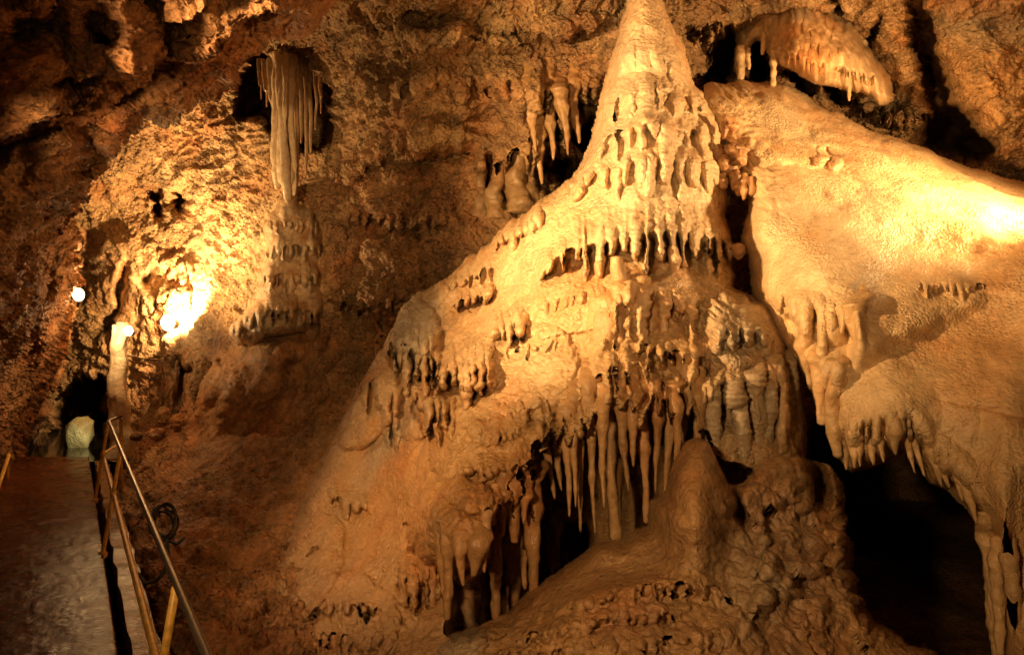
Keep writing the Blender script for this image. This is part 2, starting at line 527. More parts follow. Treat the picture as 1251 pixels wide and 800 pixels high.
def wall_relief(X, Y, W):
    wx = 14 * fbm(W * .9 + 3, 3); wy = 14 * fbm(W * .9 + 33, 3)
    x, y = X + wx, Y + wy
    o = np.zeros(X.shape)
    # tunnel at the end of the path
    o += 4.5 * sst(0, 14, polydist(x, y, [(54, 610), (60, 515), (80, 468), (108, 452), (138, 462), (142, 610)]))
    # alcove behind the hanging drapery
    o += 3.2 * sst(0, 10, polydist(X + .5 * wx, Y + .5 * wy, [(283, 140), (288, 95), (300, 72), (340, 62), (395, 88), (416, 105), (410, 140), (396, 185), (350, 190), (318, 150)]))
    # the black hollow under the right mound
    o += 7 * sst(0, 40, polydist(x, y, [(960, 560), (1000, 500), (1240, 520), (1260, 900), (960, 900)]))
    # dark pockets
    for cx, cy, rx, ry, a, d in ((190, 250, 7, 15, 0, 1.2), (212, 248, 9, 14, 0, 1.2), (181, 336, 5, 10, 20, .7), (152, 350, 7, 28, 8, .8), (135, 395, 8, 20, 35, .6),
                                 (886, 80, 12, 34, 10, 4), (928, 78, 15, 32, -15, 4), (975, 92, 16, 12, 25, 3), (1022, 112, 12, 9, 10, 2.5),
                                 (1158, 162, 28, 26, 20, 4), (1186, 180, 22, 14, 30, 4), (720, 180, 11, 28, 12, 3.5), (683, 210, 13, 22, 10, 3), (655, 215, 6, 22, 0, 1.0),
                                 (1025, 20, 8, 24, -20, 1.2), (1068, 45, 5, 20, 20, .7), (1128, 50, 12, 50, -12, 1.6), (1145, 112, 12, 44, -25, 1.5), (590, 240, 6, 26, 5, .5), (618, 235, 5, 22, 0, .6),
                                 (455, 210, 34, 10, -30, .4), (545, 195, 60, 12, -8, .35), (500, 20, 60, 12, 0, .3), (560, 150, 40, 9, 12, .3), (430, 300, 16, 50, 10, .4),
                                 (220, 470, 7, 30, 0, .5), (228, 453, 12, 5, 0, .6)):
        o += d * blob(x, y, cx, cy, rx, ry, a, 3)
    # shelves and bulges (toward the viewer)
    for cx, cy, rx, ry, a, d in ((335, 425, 46, 24, 5, .5), (300, 470, 80, 42, -35, .9), (260, 470, 30, 30, -20, .5),
                                 (640, 120, 60, 40, 20, .4), (520, 130, 70, 50, 0, .35), (470, 350, 50, 60, 30, .35), (600, 330, 50, 70, 20, .3), (1000, 90, 60, 40, 20, .5),
                                 (1100, 60, 40, 60, -20, .4), (1210, 120, 50, 90, -20, .5), (830, 70, 40, 60, 0, .5), (1090, 150, 60, 22, 12, .6), (150, 320, 40, 60, 20, .4),
                                 (420, 640, 50, 120, 35, .4), (210, 430, 26, 90, 0, .25), (640, 190, 30, 30, 0, .3), (560, 45, 90, 16, 12, .4), (690, 35, 60, 14, -10, .4)):
        o -= d * sdome(x, y, cx, cy, rx * 1.2, ry * 1.2, a)
    wp = (5 * fbm(W * 3, 2), 5 * fbm(W * 3 + 9, 2))
    # drip curtains on the walls
    o += fringe(X, Y, [(640, 120, 40), (690, 110, 70), (735, 100, 90)], 15, .22, .5, 3, 30, 12, .35, wp)
    o += fringe(X, Y, [(640, 165, 50), (680, 160, 60), (735, 150, 60)], 12, .25, .6, 4, 26, 10, .4, wp)
    o += fringe(X, Y, [(580, 190, 50), (600, 188, 60), (640, 190, 55), (690, 200, 50)], 18, .25, .4, 5, 26, 10, .5, wp)
    o += fringe(X, Y, [(170, 330, 25), (200, 322, 34), (240, 326, 28)], 7, .16, .12, 6, 22, 8, .4, wp)
    o += fringe(X, Y, [(165, 368, 24), (200, 360, 30), (235, 356, 24)], 6, .12, .12, 7, 20, 8, .4, wp)
    o += fringe(X, Y, [(1040, 118, 22), (1085, 135, 26), (1140, 140, 24)], 8, .3, .3, 11, 18, 8, .4, wp)
    o += fringe(X, Y, [(840, 40, 26), (900, 30, 30)], 9, .2, .3, 12, 18, 8, .4, wp)
    o += fringe(X, Y, [(825, 92, 40), (880, 90, 40)], 9, .2, .3, 13, 18, 8, .4, wp)
    o += fringe(X, Y, [(430, 250, 40), (500, 262, 40), (560, 250, 44)], 13, .14, .1, 14, 26, 12, .3, wp)
    o += fringe(X, Y, [(400, 360, 40), (470, 372, 40), (520, 352, 40)], 12, .12, .1, 15, 26, 12, .3, wp)
    o += fringe(X, Y, [(480, 100, 30), (560, 92, 34), (640, 100, 30)], 13, .12, .1, 16, 26, 12, .3, wp)
    return o

def wall_smooth(X, Y, W):
    return np.clip(blob(X, Y, 320, 470, 110, 60, -35, 4) + blob(X, Y, 240, 620, 150, 150, 0, 4) * .55 + .65 * blob(X, Y, 210, 350, 90, 110, 0, 4)
                 + .8 * blob(X, Y, 350, 330, 48, 95, 0, 4) + blob(X, Y, 130, 300, 40, 60, 20, 4) * .5 + .5 * blob(X, Y, 1190, 100, 70, 90, 0, 4)
                 + .6 * blob(X, Y, 610, 190, 50, 90, 0, 4) + .6 * blob(X, Y, 420, 560, 60, 100, 20, 4) + .5 * sst(.05, .5, fbm(W * .9 + 50, 3)), 0, 1)

def wall_rough(X, Y, W):
    qq = W + .35 * np.stack([fbm(W * 1.3, 2), fbm(W * 1.3 + 7, 2), fbm(W * 1.3 + 13, 2)], -1)
    big = .17 * fbm(qq * .9, 3, ridged=True) - .11 * fbm(qq * np.array([3.0, 3.0, 4.2]) + 4, 5, .62, ridged=True) + .12 * fbm(qq * 2.2 + 40, 4, .6)
    w1, w2 = worley(qq * np.array([4.2, 4.2, 3.0]))
    nod = .03 * (.45 - np.clip(w1, 0, .9))
    w3, _ = worley(qq * 11.0 + 3)
    nod2 = .03 * (.45 - np.clip(w3, 0, .9))
    sm = wall_smooth(X, Y, W)
    crag = (.35 + .9 * sst(-.25, .35, fbm(W * 1.1 + 60, 2))) * .075 * fbm(qq * np.array([8, 8, 10]) + 21, 4, .65) + .04 * fbm(qq * 19 + 2, 3, .65)
    flow = .06 * perlin(W * np.array([7, 7, 1.2])) + .05 * perlin(W * np.array([2.5, 2.5, 11])) * blob(X, Y, 280, 200, 60, 60, 0, 4)
    return (big * (1 - .55 * sm) + (nod + nod2 + flow + crag) * (1 - .8 * sm)) * np.where(X > 820, .9, 1.0)

def wall_tint(X, Y, W):
    T = np.ones(X.shape + (3,), np.float32) * col(.43, .265, .125)
    n = fbm(W * .8 + 2, 4)
    T = tmix(T, BROWN, sst(-.1, .5, n) * .7)
    T = tmix(T, col(.52, .38, .2), sst(0, .6, fbm(W * 1.7 + 12, 3)) * .6)
    T = tmix(T, REDBR, np.clip(blob(X, Y, 330, 720, 130, 130, 0, 4) * .8 + blob(X, Y, 440, 290, 60, 60, 0, 2) * .5, 0, .9))
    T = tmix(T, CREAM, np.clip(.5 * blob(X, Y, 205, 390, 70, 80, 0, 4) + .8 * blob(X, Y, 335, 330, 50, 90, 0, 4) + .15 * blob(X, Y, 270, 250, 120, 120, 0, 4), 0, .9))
    T = tmix(T, OCHRE, blob(X, Y, 1180, 110, 110, 120, 0, 4) * .7)
    T = tmix(T, col(.3, .24, .15), np.clip(blob(X, Y, 1210, 30, 80, 34, 6, 4) + blob(X, Y, 1090, 128, 46, 14, 8, 4) * .7, 0, 1) * .8)
    T = tmix(T, MUD, np.clip(blob(X, Y, 300, 500, 110, 80, -30, 4), 0, 1) * .75)
    T = tmix(T, col(.36, .18, .075), np.clip(blob(X, Y, 250, 600, 170, 170, 0, 4) * .8, 0, 1))
    al = 1 - .8 * wall_smooth(X, Y, W)
    return np.concatenate([T, al[..., None]], -1)

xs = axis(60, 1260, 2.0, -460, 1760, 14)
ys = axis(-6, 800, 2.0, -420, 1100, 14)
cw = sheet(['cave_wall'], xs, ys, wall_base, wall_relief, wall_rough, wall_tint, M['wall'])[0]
WS = dict(SURF)
tag(cw, 'rough ochre cave rock wall and slopes around the flowstone', kind='structure')

# ================================================================== THE NEAR LEFT ROCK (overhang and wall beside the path)
near_base = tps([
    (0, 0, 4.3), (0, 200, 5.6), (0, 400, 7.2), (0, 540, 9.6), (30, 540, 11.2), (60, 480, 11.6), (90, 400, 11.4), (92, 300, 9.6), (140, 210, 7.6), (210, 150, 6.9),
    (300, 75, 6.4), (400, 10, 6.2), (200, 0, 4.8), (120, 100, 5.2), (-300, 400, 4), (-300, 0, 3), (-300, 700, 4), (0, 620, 9.0), (200, -300, 3), (420, -60, 5.6), (440, -300, 3.6)])
near_out = [(-460, 1100), (-460, -420), (560, -420), (470, -60), (430, -12), (405, 8), (385, 18), (345, 45), (312, 72), (296, 84), (283, 100), (262, 116), (240, 126), (216, 146), (190, 148), (172, 150), (150, 170),
            (128, 190), (104, 232), (90, 265), (92, 300), (94, 340), (92, 380), (90, 400), (82, 430), (66, 468), (52, 500), (44, 530), (34, 552), (18, 575), (-2, 612), (-60, 720)]

def near_relief(X, Y, W):
    x = X + 16 * fbm(W * .8 + 3, 3); y = Y + 16 * fbm(W * .8 + 33, 3)
    o = np.zeros(X.shape)
    # the overhanging lip across the upper left and its dark undercut
    d = linedist(x, y, [(-40, 190), (60, 122), (100, 118), (160, 88), (240, 60), (330, 10)])
    side = y - np.interp(x, [-40, 60, 100, 160, 240, 330], [190, 122, 118, 88, 60, 10])
    o += np.where(side > 0, .45 * (1 - sst(0, 60, d)), -.25 * (1 - sst(0, 40, d)))
    d2 = linedist(x, y, [(40, 175), (70, 120), (110, 125)])
    for cx, cy, rx, ry, a, dd in ((90, 100, 30, 16, -10, .5), (40, 30, 26, 20, 0, .4), (130, 45, 16, 40, -20, .35), (200, 30, 14, 40, -25, .3), (75, 50, 14, 50, -15, .3), (170, 110, 40, 12, -30, .35),
                                  (20, 175, 50, 8, -25, .3), (100, 190, 14, 50, 30, .3), (60, 300, 16, 60, 10, .3), (20, 450, 18, 50, 20, .4)):
        o += dd * blob(x, y, cx, cy, rx, ry, a, 4)
    for cx, cy, rx, ry, a, dd in ((30, 90, 50, 40, 0, .3), (150, 70, 40, 30, -30, .25), (60, 200, 30, 60, 10, .3), (20, 270, 40, 80, 0, .3), (260, 60, 50, 26, -30, .3), (60, 380, 30, 60, 0, .3), (350, 10, 50, 24, -20, .3)):
        o -= dd * sdome(x, y, cx, cy, rx * 1.2, ry * 1.2, a)
    return o

def near_rough(X, Y, W):
    qq = W + .3 * np.stack([fbm(W * 1.3, 2), fbm(W * 1.3 + 7, 2), fbm(W * 1.3 + 13, 2)], -1)
    w1, _ = worley(qq * np.array([3.4, 3.4, 2.4]) + 2)
    w3, _ = worley(qq * 10 + 3)
    return .045 * fbm(qq * np.array([9, 9, 5]) + 21, 4, .62) + .03 * fbm(qq * 22, 3, .6) + .15 * fbm(qq * 1.1, 3, ridged=True) - .08 * fbm(qq * 3.4 + 4, 4, .6, ridged=True) + .12 * fbm(qq * np.array([2.5, 2.5, 1.2]) + 9, 4) + .02 * (.45 - np.clip(w1, 0, .9)) + .03 * (.45 - np.clip(w3, 0, .9))

def near_tint(X, Y, W):
    T = np.ones(X.shape + (3,), np.float32) * col(.36, .175, .075)
    T = tmix(T, col(.42, .24, .11), sst(-.1, .5, fbm(W * 1.1 + 2, 4)) * .8)
    T = tmix(T, col(.22, .11, .06), sst(0.1, .6, fbm(W * 2.1 + 12, 4)) * .7)
    T = tmix(T, col(.48, .34, .18), blob(X, Y, 190, 150, 70, 18, -30, 2) * .5)
    return T

nr = sheet(['near_rock_wall'], axis(-10, 440, 2.0, -460, 560, 14), axis(-10, 640, 2.0, -420, 1100, 14), near_base, near_relief, near_rough, near_tint,
           M['wall'], outline=near_out, edge=(26, 1.2), edgenoise=5)[0]
tag(nr, 'dark red brown overhanging rock at the left of the walkway', kind='structure')

# ================================================================== THE REST OF THE CHAMBER behind the viewer, closing it off
def rear():
    th = np.linspace(math.radians(-62 - 0), math.radians(-298), 90)
    z = np.linspace(-2.5, 7.5, 50)
    TH, Z = np.meshgrid(th, z)
    V = np.stack([0.5 + 7.5 * np.sin(TH + math.pi * 0) * (1 - .03 * (Z - 2) ** 2), 1 + 7.5 * np.cos(TH) * (1 - .03 * (Z - 2) ** 2) , Z], -1)
    n = fbm(V * .6, 4)
    c = np.array([0.5, 1, 2])
    V = c + (V - c) * (1 + .15 * n)[..., None]
    H, Wd = TH.shape
    idx = np.arange(H * Wd).reshape(H, Wd)
    F = np.stack([idx[:-1, :-1], idx[1:, :-1], idx[1:, 1:], idx[:-1, 1:]], -1).reshape(-1, 4)
    T = np.ones((H * Wd, 3)) * col(.4, .24, .12)
    return build('rear_cave_wall', V.reshape(-1, 3), F, M['wall'], None, T)
tag(rear(), 'rough rock wall closing the chamber behind the viewer', kind='structure')
def groundsheet():
    xs_ = np.linspace(-14, 12, 120); ys_ = np.linspace(-8, 16, 120)
    X, Y = np.meshgrid(xs_, ys_)
    Z = -1.9 + .35 * fbm(np.stack([X * .5, Y * .5, X * 0], -1), 4)
    V = np.stack([X, Y, Z], -1)
    idx = np.arange(X.size).reshape(X.shape)
    F = np.stack([idx[:-1, :-1], idx[:-1, 1:], idx[1:, 1:], idx[1:, :-1]], -1).reshape(-1, 4)
    return build('ground', V.reshape(-1, 3), F, M['wall'], None, np.ones((X.size, 3)) * col(.3, .18, .09))
tag(groundsheet(), 'dark muddy cave ground far below the formations', kind='structure')

# ================================================================== THE GREAT FLOWSTONE (spire, tiers, apron, slope)
great_base = tps([
    (785, -40, 7.6), (790, 50, 7.35), (745, 100, 7.45), (835, 100, 7.4), (785, 150, 6.85), (720, 180, 7.3), (870, 170, 7.2), (780, 230, 6.5), (690, 240, 7.1), (880, 240, 7.0),
    (785, 300, 6.15), (650, 300, 7.0), (700, 290, 6.6), (890, 320, 6.7), (790, 350, 5.85), (850, 360, 6.1), (600, 330, 7.5), (620, 400, 6.7), (700, 400, 6.0), (780, 430, 5.6), (850, 430, 5.7), (930, 400, 6.1),
    (940, 470, 5.8), (970, 560, 5.7), (560, 380, 7.6), (520, 400, 7.7), (480, 440, 7.8), (440, 520, 7.5), (540, 470, 6.7), (600, 480, 6.1), (680, 480, 5.6), (750, 480, 5.3), (850, 490, 5.5),
    (400, 590, 7.1), (460, 600, 6.7), (530, 560, 5.9), (600, 580, 5.4), (660, 590, 5.2), (540, 640, 5.2), (480, 660, 5.9), (420, 700, 6.0), (350, 680, 6.7), (340, 780, 5.8), (420, 780, 5.3), (500, 740, 5.0), (580, 700, 4.95),
    (400, 860, 4.6), (520, 860, 4.3), (700, 660, 5.2), (800, 600, 5.3), (900, 600, 5.4), (980, 640, 5.6), (330, 900, 4.9)])
great_out = [(768, -70), (766, 0), (752, 46), (738, 95), (728, 140), (716, 180), (696, 218), (662, 246), (620, 276), (580, 308), (545, 338), (505, 362), (478, 402), (452, 448), (425, 500), (398, 552), (372, 600), (345, 660),
             (318, 710), (305, 780), (300, 900), (620, 900), (640, 800), (700, 760), (800, 700), (900, 680), (985, 690), (1000, 640), (984, 560), (980, 500), (974, 440), (950, 395), (925, 365), (900, 348), (893, 300), (888, 250), (884, 180), (878, 140), (850, 104), (832, 60), (812, 10), (806, -70)]

TIERS = [  # lip rows: x, y, drip length ; width, bulge, recess, seed, rise above the lip
    ([(752, 84, 16), (780, 64, 34), (800, 66, 36), (828, 90, 20)], 19, .08, .05, 21, 26),
    ([(734, 134, 20), (760, 116, 34), (800, 110, 40), (838, 120, 34), (868, 132, 24)], 19, .14, .08, 22, 24),
    ([(718, 184, 20), (750, 164, 32), (790, 152, 38), (830, 160, 34), (878, 166, 30)], 18, .16, .10, 23, 22),
    ([(690, 232, 18), (730, 212, 34), (780, 198, 48), (830, 198, 48), (884, 206, 44)], 15.5, .18, .16, 24, 24),
    ([(660, 330, 20), (700, 306, 36), (750, 292, 48), (800, 286, 52), (850, 288, 50), (893, 296, 46)], 14.5, .26, .28, 26, 44),
    ([(596, 405, 14), (616, 402, 22), (644, 396, 20)], 8, .3, .2, 27, 40),
    ([(530, 462, 30), (560, 452, 44), (604, 446, 38)], 9, .42, .34, 28, 46),
    ([(470, 408, 20), (490, 432, 44), (520, 440, 44), (538, 440, 30)], 9, .42, .3, 29, 60),
    ([(500, 470, 30), (530, 492, 50), (556, 500, 40)], 10, .2, .35, 41, 24),
    ([(552, 374, 10), (580, 362, 18), (604, 356, 12)], 7, .28, .16, 30, 30),
    ([(600, 296, 12), (632, 282, 24), (664, 262, 18)], 8, .22, .16, 31, 26),
    ([(484, 694, 34), (500, 694, 50), (540, 692, 50)], 10, .16, .4, 32, 22),
    ([(548, 668, 20), (575, 676, 34), (604, 664, 30)], 10, .1, .3, 42, 20),
    ([(436, 455, 36), (462, 470, 60), (490, 486, 60)], 12, .25, .2, 33, 40),
    ([(870, 405, 28), (900, 402, 34), (940, 412, 30)], 13, .12, .12, 34, 24),
    ([(780, 420, 30), (820, 430, 34), (868, 440, 30)], 14, .14, .14, 35, 24),
    ([(740, 370, 50), (770, 352, 66), (800, 356, 60), (860, 370, 50)], 19, .10, .14, 36, 14),
    ([(856, 470, 40), (900, 462, 60), (950, 455, 80), (978, 462, 80)], 18, .16, .30, 37, 22),
    ([(640, 500, 20), (670, 496, 28), (720, 470, 30), (760, 440, 40), (800, 450, 30)], 17, .14, .08, 38, 26),
    ([(545, 350, 10), (575, 338, 16), (606, 326, 12)], 8, .16, .08, 43, 20),
    ([(560, 425, 10), (600, 428, 14), (640, 425, 14), (680, 418, 10)], 11, .05, .02, 44, 24),
    ([(620, 365, 10), (660, 372, 14), (700, 362, 14), (735, 352, 10)], 11, .05, .02, 45, 22),
    ([(570, 520, 12), (600, 530, 16), (640, 520, 16)], 10, .10, .04, 46, 18),
    ([(560, 575, 12), (590, 572, 18), (640, 568, 18), (664, 560, 12)], 10, .12, .05, 47, 20),
    ([(400, 600, 14), (425, 612, 22), (455, 618, 16)], 11, .10, .03, 48, 22),
    ([(372, 745, 14), (420, 735, 18), (470, 748, 20)], 11, .06, .03, 39, 16),
    ([(330, 770, 20), (400, 775, 26), (470, 782, 24)], 12, .06, .03, 40, 18),
]

ROOTS = [(738, 24, 17), (692, 30, 10), (706, 26, 9), (720, 34, 10), (678, 24, 9), (665, 26, 9), (757, 26, 9), (772, 24, 8), (783, 46, 12), (803, 30, 9), (817, 40, 13), (838, 30, 10), (852, 30, 8)]
ROOTS2 = [(603, 30, 10), (615, 22, 8), (628, 36, 10), (652, 44, 12), (641, 18, 6), (665, 30, 7)]

def great_relief(X, Y, W):
    o = np.zeros(X.shape)
    wp = (3.5 * fbm(W * 4, 2), 4.5 * fbm(W * 4 + 9, 2))
    x, y = X + wp[0] * 2, Y + wp[1] * 2
    # large lobes
    for cx, cy, rx, ry, a, d in ((790, 60, 34, 90, 0, .12), (785, 150, 50, 60, 0, .12), (700, 370, 80, 40, -20, .15), (640, 450, 70, 50, -25, .15), (600, 560, 75, 70, -10, .28),
                                 (556, 640, 64, 56, 0, .6), (905, 400, 44, 50, 0, .2), (510, 400, 28, 34, 0, .25), (770, 380, 24, 60, 0, .12), (505, 500, 40, 36, -30, .15),
                                 (455, 500, 26, 60, 35, .2), (735, 420, 22, 70, 0, .15), (580, 450, 40, 30, 0, .1), (420, 760, 70, 60, 0, .15), (370, 700, 40, 80, 30, .15)):
        o -= d * dome(x, y, cx, cy, rx, ry, a)
    # dark cavern behind the long stalactites: the apron stops at a lip
    lipx = [640, 655, 668, 700, 725, 745, 775, 800, 830, 850, 868]
    lipy = [640, 545, 530, 520, 498, 478, 486, 482, 480, 500, 548]
    lip = np.interp(x, lipx, lipy) + 5 * perlin(np.stack([X / 9, X * 0, X * 0], -1)) - 6
    lip = lip + np.max([h * np.exp(-np.abs((x - xr_) / (r_ * .62)) ** 1.5) for xr_, h, r_ in ROOTS], axis=0)
    m = sst(650, 664, x) * (1 - sst(852, 868, x))
    s = y - lip
    o += m * (np.where(s < 0, -.16 * sst(-40, 0, s), 0) + 2.4 * sst(0, 12, s))
    # second cavern, lower left
    lipx = [590, 600, 640, 668, 676]; lipy = [630, 606, 603, 606, 640]
    lip = np.interp(x, lipx, lipy) + 4 * perlin(np.stack([X / 9, X * 0 + 5, X * 0], -1)) - 4
    lip = lip + np.max([h * np.exp(-np.abs((x - xr_) / (r_ * .62)) ** 1.5) for xr_, h, r_ in ROOTS2], axis=0)
    m = sst(588, 600, x) * (1 - sst(700, 716, x))
    s = y - lip
    o += m * (-.15 * sst(-30, 0, s) * (s < 0) + 1.1 * sst(0, 10, s))
    # third cavern under the orange boss
    m = sst(-8, 8, polydist(x, y, [(548, 690), (556, 706), (572, 712), (590, 700), (604, 672), (612, 690), (612, 770), (552, 770)]))
    o += m * .9
    # gap at the right of the ribbed stalactites
    o += .8 * sst(0, 10, polydist(x, y, [(985, 700), (985, 590), (868, 560), (868, 700)]))
    for args in TIERS:
        pts, w, B, R, sd, up = args
        spire_ = pts[0][1] < 250 and pts[0][0] > 680; R = -.02 if spire_ else R * .6; B = B * (1.15 if spire_ else 1); sf = 1.1 if spire_ else .8; pts = [(a_, b_, c_ * (1.0 if b_ < 300 else 1.1)) for a_, b_, c_ in pts]
        o += fringe(X, Y, pts, w, B, R, sd, up, 10, .45, wp, sf)
    # dent carved in to stand for the cast shadow of the little stump
    for cx, cy, rx, ry, dd in ((800, 332, 16, 7, .15), (840, 165, 8, 8, .1)):
        o += dd * blob(x, y, cx, cy, rx, ry, 0, 4)
    return o

def great_rough(X, Y, W):
    qq = W + .12 * np.stack([fbm(W * 2.3, 2), fbm(W * 2.3 + 7, 2), fbm(W * 2.3 + 13, 2)], -1)
    knob = np.clip(blob(X, Y, 650, 480, 110, 70, -20, 4) + blob(X, Y, 600, 580, 80, 60, 0, 4) + blob(X, Y, 840, 410, 70, 60, 0, 4) + .8 * blob(X, Y, 810, 268, 40, 14, 0, 4) + .8 * blob(X, Y, 815, 175, 22, 14, 0, 4) + .6 * blob(X, Y, 868, 230, 22, 90, 0, 4)
                   + .7 * blob(X, Y, 560, 650, 60, 40, 0, 4) + .7 * blob(X, Y, 780, 420, 60, 60, 0, 4) + .9 * blob(X, Y, 420, 770, 120, 40, 0, 4), 0, 1)
    w1, w2 = worley(qq * np.array([13, 13, 14]))
    w3, _ = worley(qq * np.array([20, 20, 22]) + 3)
    nod = .030 * (.5 - np.clip(w1, 0, .8)) + .014 * (.5 - np.clip(w3, 0, .8))
    base = .05 * fbm(qq * 1.6, 3) + .018 * fbm(qq * 6 + 5, 3)
    vert = .022 * perlin(qq * np.array([9, 9, 1.6])) + .010 * perlin(qq * np.array([24, 24, 4]) + 8)
    smooth = np.clip(blob(X, Y, 450, 600, 80, 110, 35, 4), 0, 1)
    # terrace ripples (micro rimstone)
    rim = .006 * fbm(qq * np.array([9, 9, 34]), 2, ridged=True)
    return base + (vert + rim) * (1 - .6 * smooth) + nod * (.12 + 1.05 * knob) * (1 - .8 * smooth)

def great_tint(X, Y, W):
    T = np.ones(X.shape + (3,), np.float32) * CREAM
    T = tmix(T, OCHRE, sst(0, .6, fbm(W * 1.4 + 2, 4)) * .55)
    T = tmix(T, PALE, np.clip(blob(X, Y, 790, 200, 90, 200, 0, 4), 0, 1) * .6)
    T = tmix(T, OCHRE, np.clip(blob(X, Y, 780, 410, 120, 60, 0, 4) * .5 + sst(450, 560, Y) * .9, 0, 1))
    w = 10 * fbm(W * 2, 3)
    x, y = X + w, Y + w
    T = tmix(T, ORANGE, np.clip(blob(x, y, 470, 610, 50, 120, 33, 4) * .8 + blob(x, y, 550, 640, 60, 50, 0, 2) * .7 + blob(x, y, 730, 350, 70, 22, -10, 2) * .5 + blob(x, y, 540, 400, 60, 30, -30, 2) * .5
                              + blob(x, y, 380, 580, 20, 70, 30, 2) * .5 + blob(x, y, 620, 640, 70, 60, 0, 4) * .5 + blob(x, y, 1, 1, 1, 1), 0, 1))
    T = tmix(T, GREY, np.clip(blob(x, y, 445, 585, 16, 95, 36, 4) * .85 + blob(x, y, 510, 400, 34, 50, 10, 4) * .9 + blob(x, y, 490, 505, 30, 28, 0, 2) * .6
                             + blob(x, y, 910, 400, 50, 50, 0, 4) * .65 + blob(x, y, 915, 500, 60, 80, 0, 4) * .45 + blob(x, y, 565, 770, 30, 24, 0, 4) * .8, 0, 1))
    T = tmix(T, col(.40, .22, .09), np.clip(sst(500, 700, Y) * .6 + sst(520, 380, X) * sst(380, 520, Y) * .6, 0, .8))  # orange-brown stone low down, also dimmed on the left for light falloff
    T = tmix(T, BROWN, np.clip(sst(640, 800, Y) * .5 + blob(x, y, 370, 740, 90, 90, 20, 4) * .6 + blob(x, y, 370, 600, 30, 120, 30, 4) * .5, 0, .85))  # further dimming of the slope, falloff put into the stone colour
    return T

great = thing('great_stalagmite', 'huge pale tiered stalagmite with a tall spire and rows of dripping draperies', 'stalagmite', (1.0, 6.3, -1.2))
xs = axis(298, 1004, 1.35)
ys = axis(-70, 900, 1.35)
regs = [
    [(600, -200), (1000, -200), (1000, 346), (893, 352), (800, 340), (700, 352), (640, 360), (600, 300)],          # spire
    [(250, 300), (420, 300), (500, 345), (560, 520), (500, 640), (470, 1000), (250, 1000)],                         # slope
    [(470, 520), (640, 595), (720, 600), (720, 1000), (470, 1000)],                                            # lower boss
]
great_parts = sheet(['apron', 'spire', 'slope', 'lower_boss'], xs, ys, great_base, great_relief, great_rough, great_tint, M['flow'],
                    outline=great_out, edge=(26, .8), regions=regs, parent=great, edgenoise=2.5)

GS = dict(SURF)
DT = col(.47, .28, .13)  # brown lowered to carry the shade on the long stalactites
DG = col(.40, .30, .19)
DO = col(.42, .23, .10)
def stal(pts, rads, tint=DT, parent=great, name='stalactite', ribs=0, seed=None, lump=.24, flute=0, seg=18, mat='drip', rs=.86, seat=None, root=34):
    """pts: (px, py, distance) top to bottom; rads in photo px. seat: surface table the drip grows out of"""
    stal.n += 1
    seed = stal.n if seed is None else seed
    n_ = max(1, len(rads) - 1)
    rads = [r * rs * ((1.28 - (.5 + .28 * (rads[-1] < 5)) * k / n_) if seat is not None and not ribs else 1) for k, r in enumerate(rads)]
    pts = [tuple(q) for q in pts]
    if seat is not None:
        x0, y0, _ = pts[0]
        r0 = rads[0]
        best = surf(seat, x0, y0)
        for k in range(0, 40, 2):                       # walk up to where the rock really starts
            dk = surf(seat, x0, y0 - k)
            if dk < best - .25:
                best = dk; y0 = y0 - k; break
        dl = surf(seat, x0, y0 - 3)
        k0 = r0 * dl / FPX
        head = []
        hr_ = []
        for t in (1.0, .66, .33, 0):
            yy = y0 - root * t
            head.append((x0, yy, surf(seat, x0, yy) + k0 * (.25 + 1.3 * t)))
            hr_.append(r0 * (1.0 - .15 * t))
        rest = [q for q in pts[1:] if q[1] > y0 + 4]
        rr = rads[len(pts) - len(rest):]
        dd = dl + k0 * .25
        slope = (rest[-1][2] - pts[0][2]) * .5 if rest else 0
        pts = head + [(q[0], q[1], dd + slope * (i + 1) / max(1, len(rest))) for i, q in enumerate(rest)]
        rads = hr_ + list(rr)
    w = [P(*p) for p in pts]
    rw = [r * p[2] / FPX for r, p in zip(rads, pts)]
    return tube(name, w, rw, M[mat], parent, tint * (1 + .12 * math.sin(seed * 2.1)), seg=seg, ribs=ribs, lump=lump, seed=seed, flute=flute)
stal.n = 0

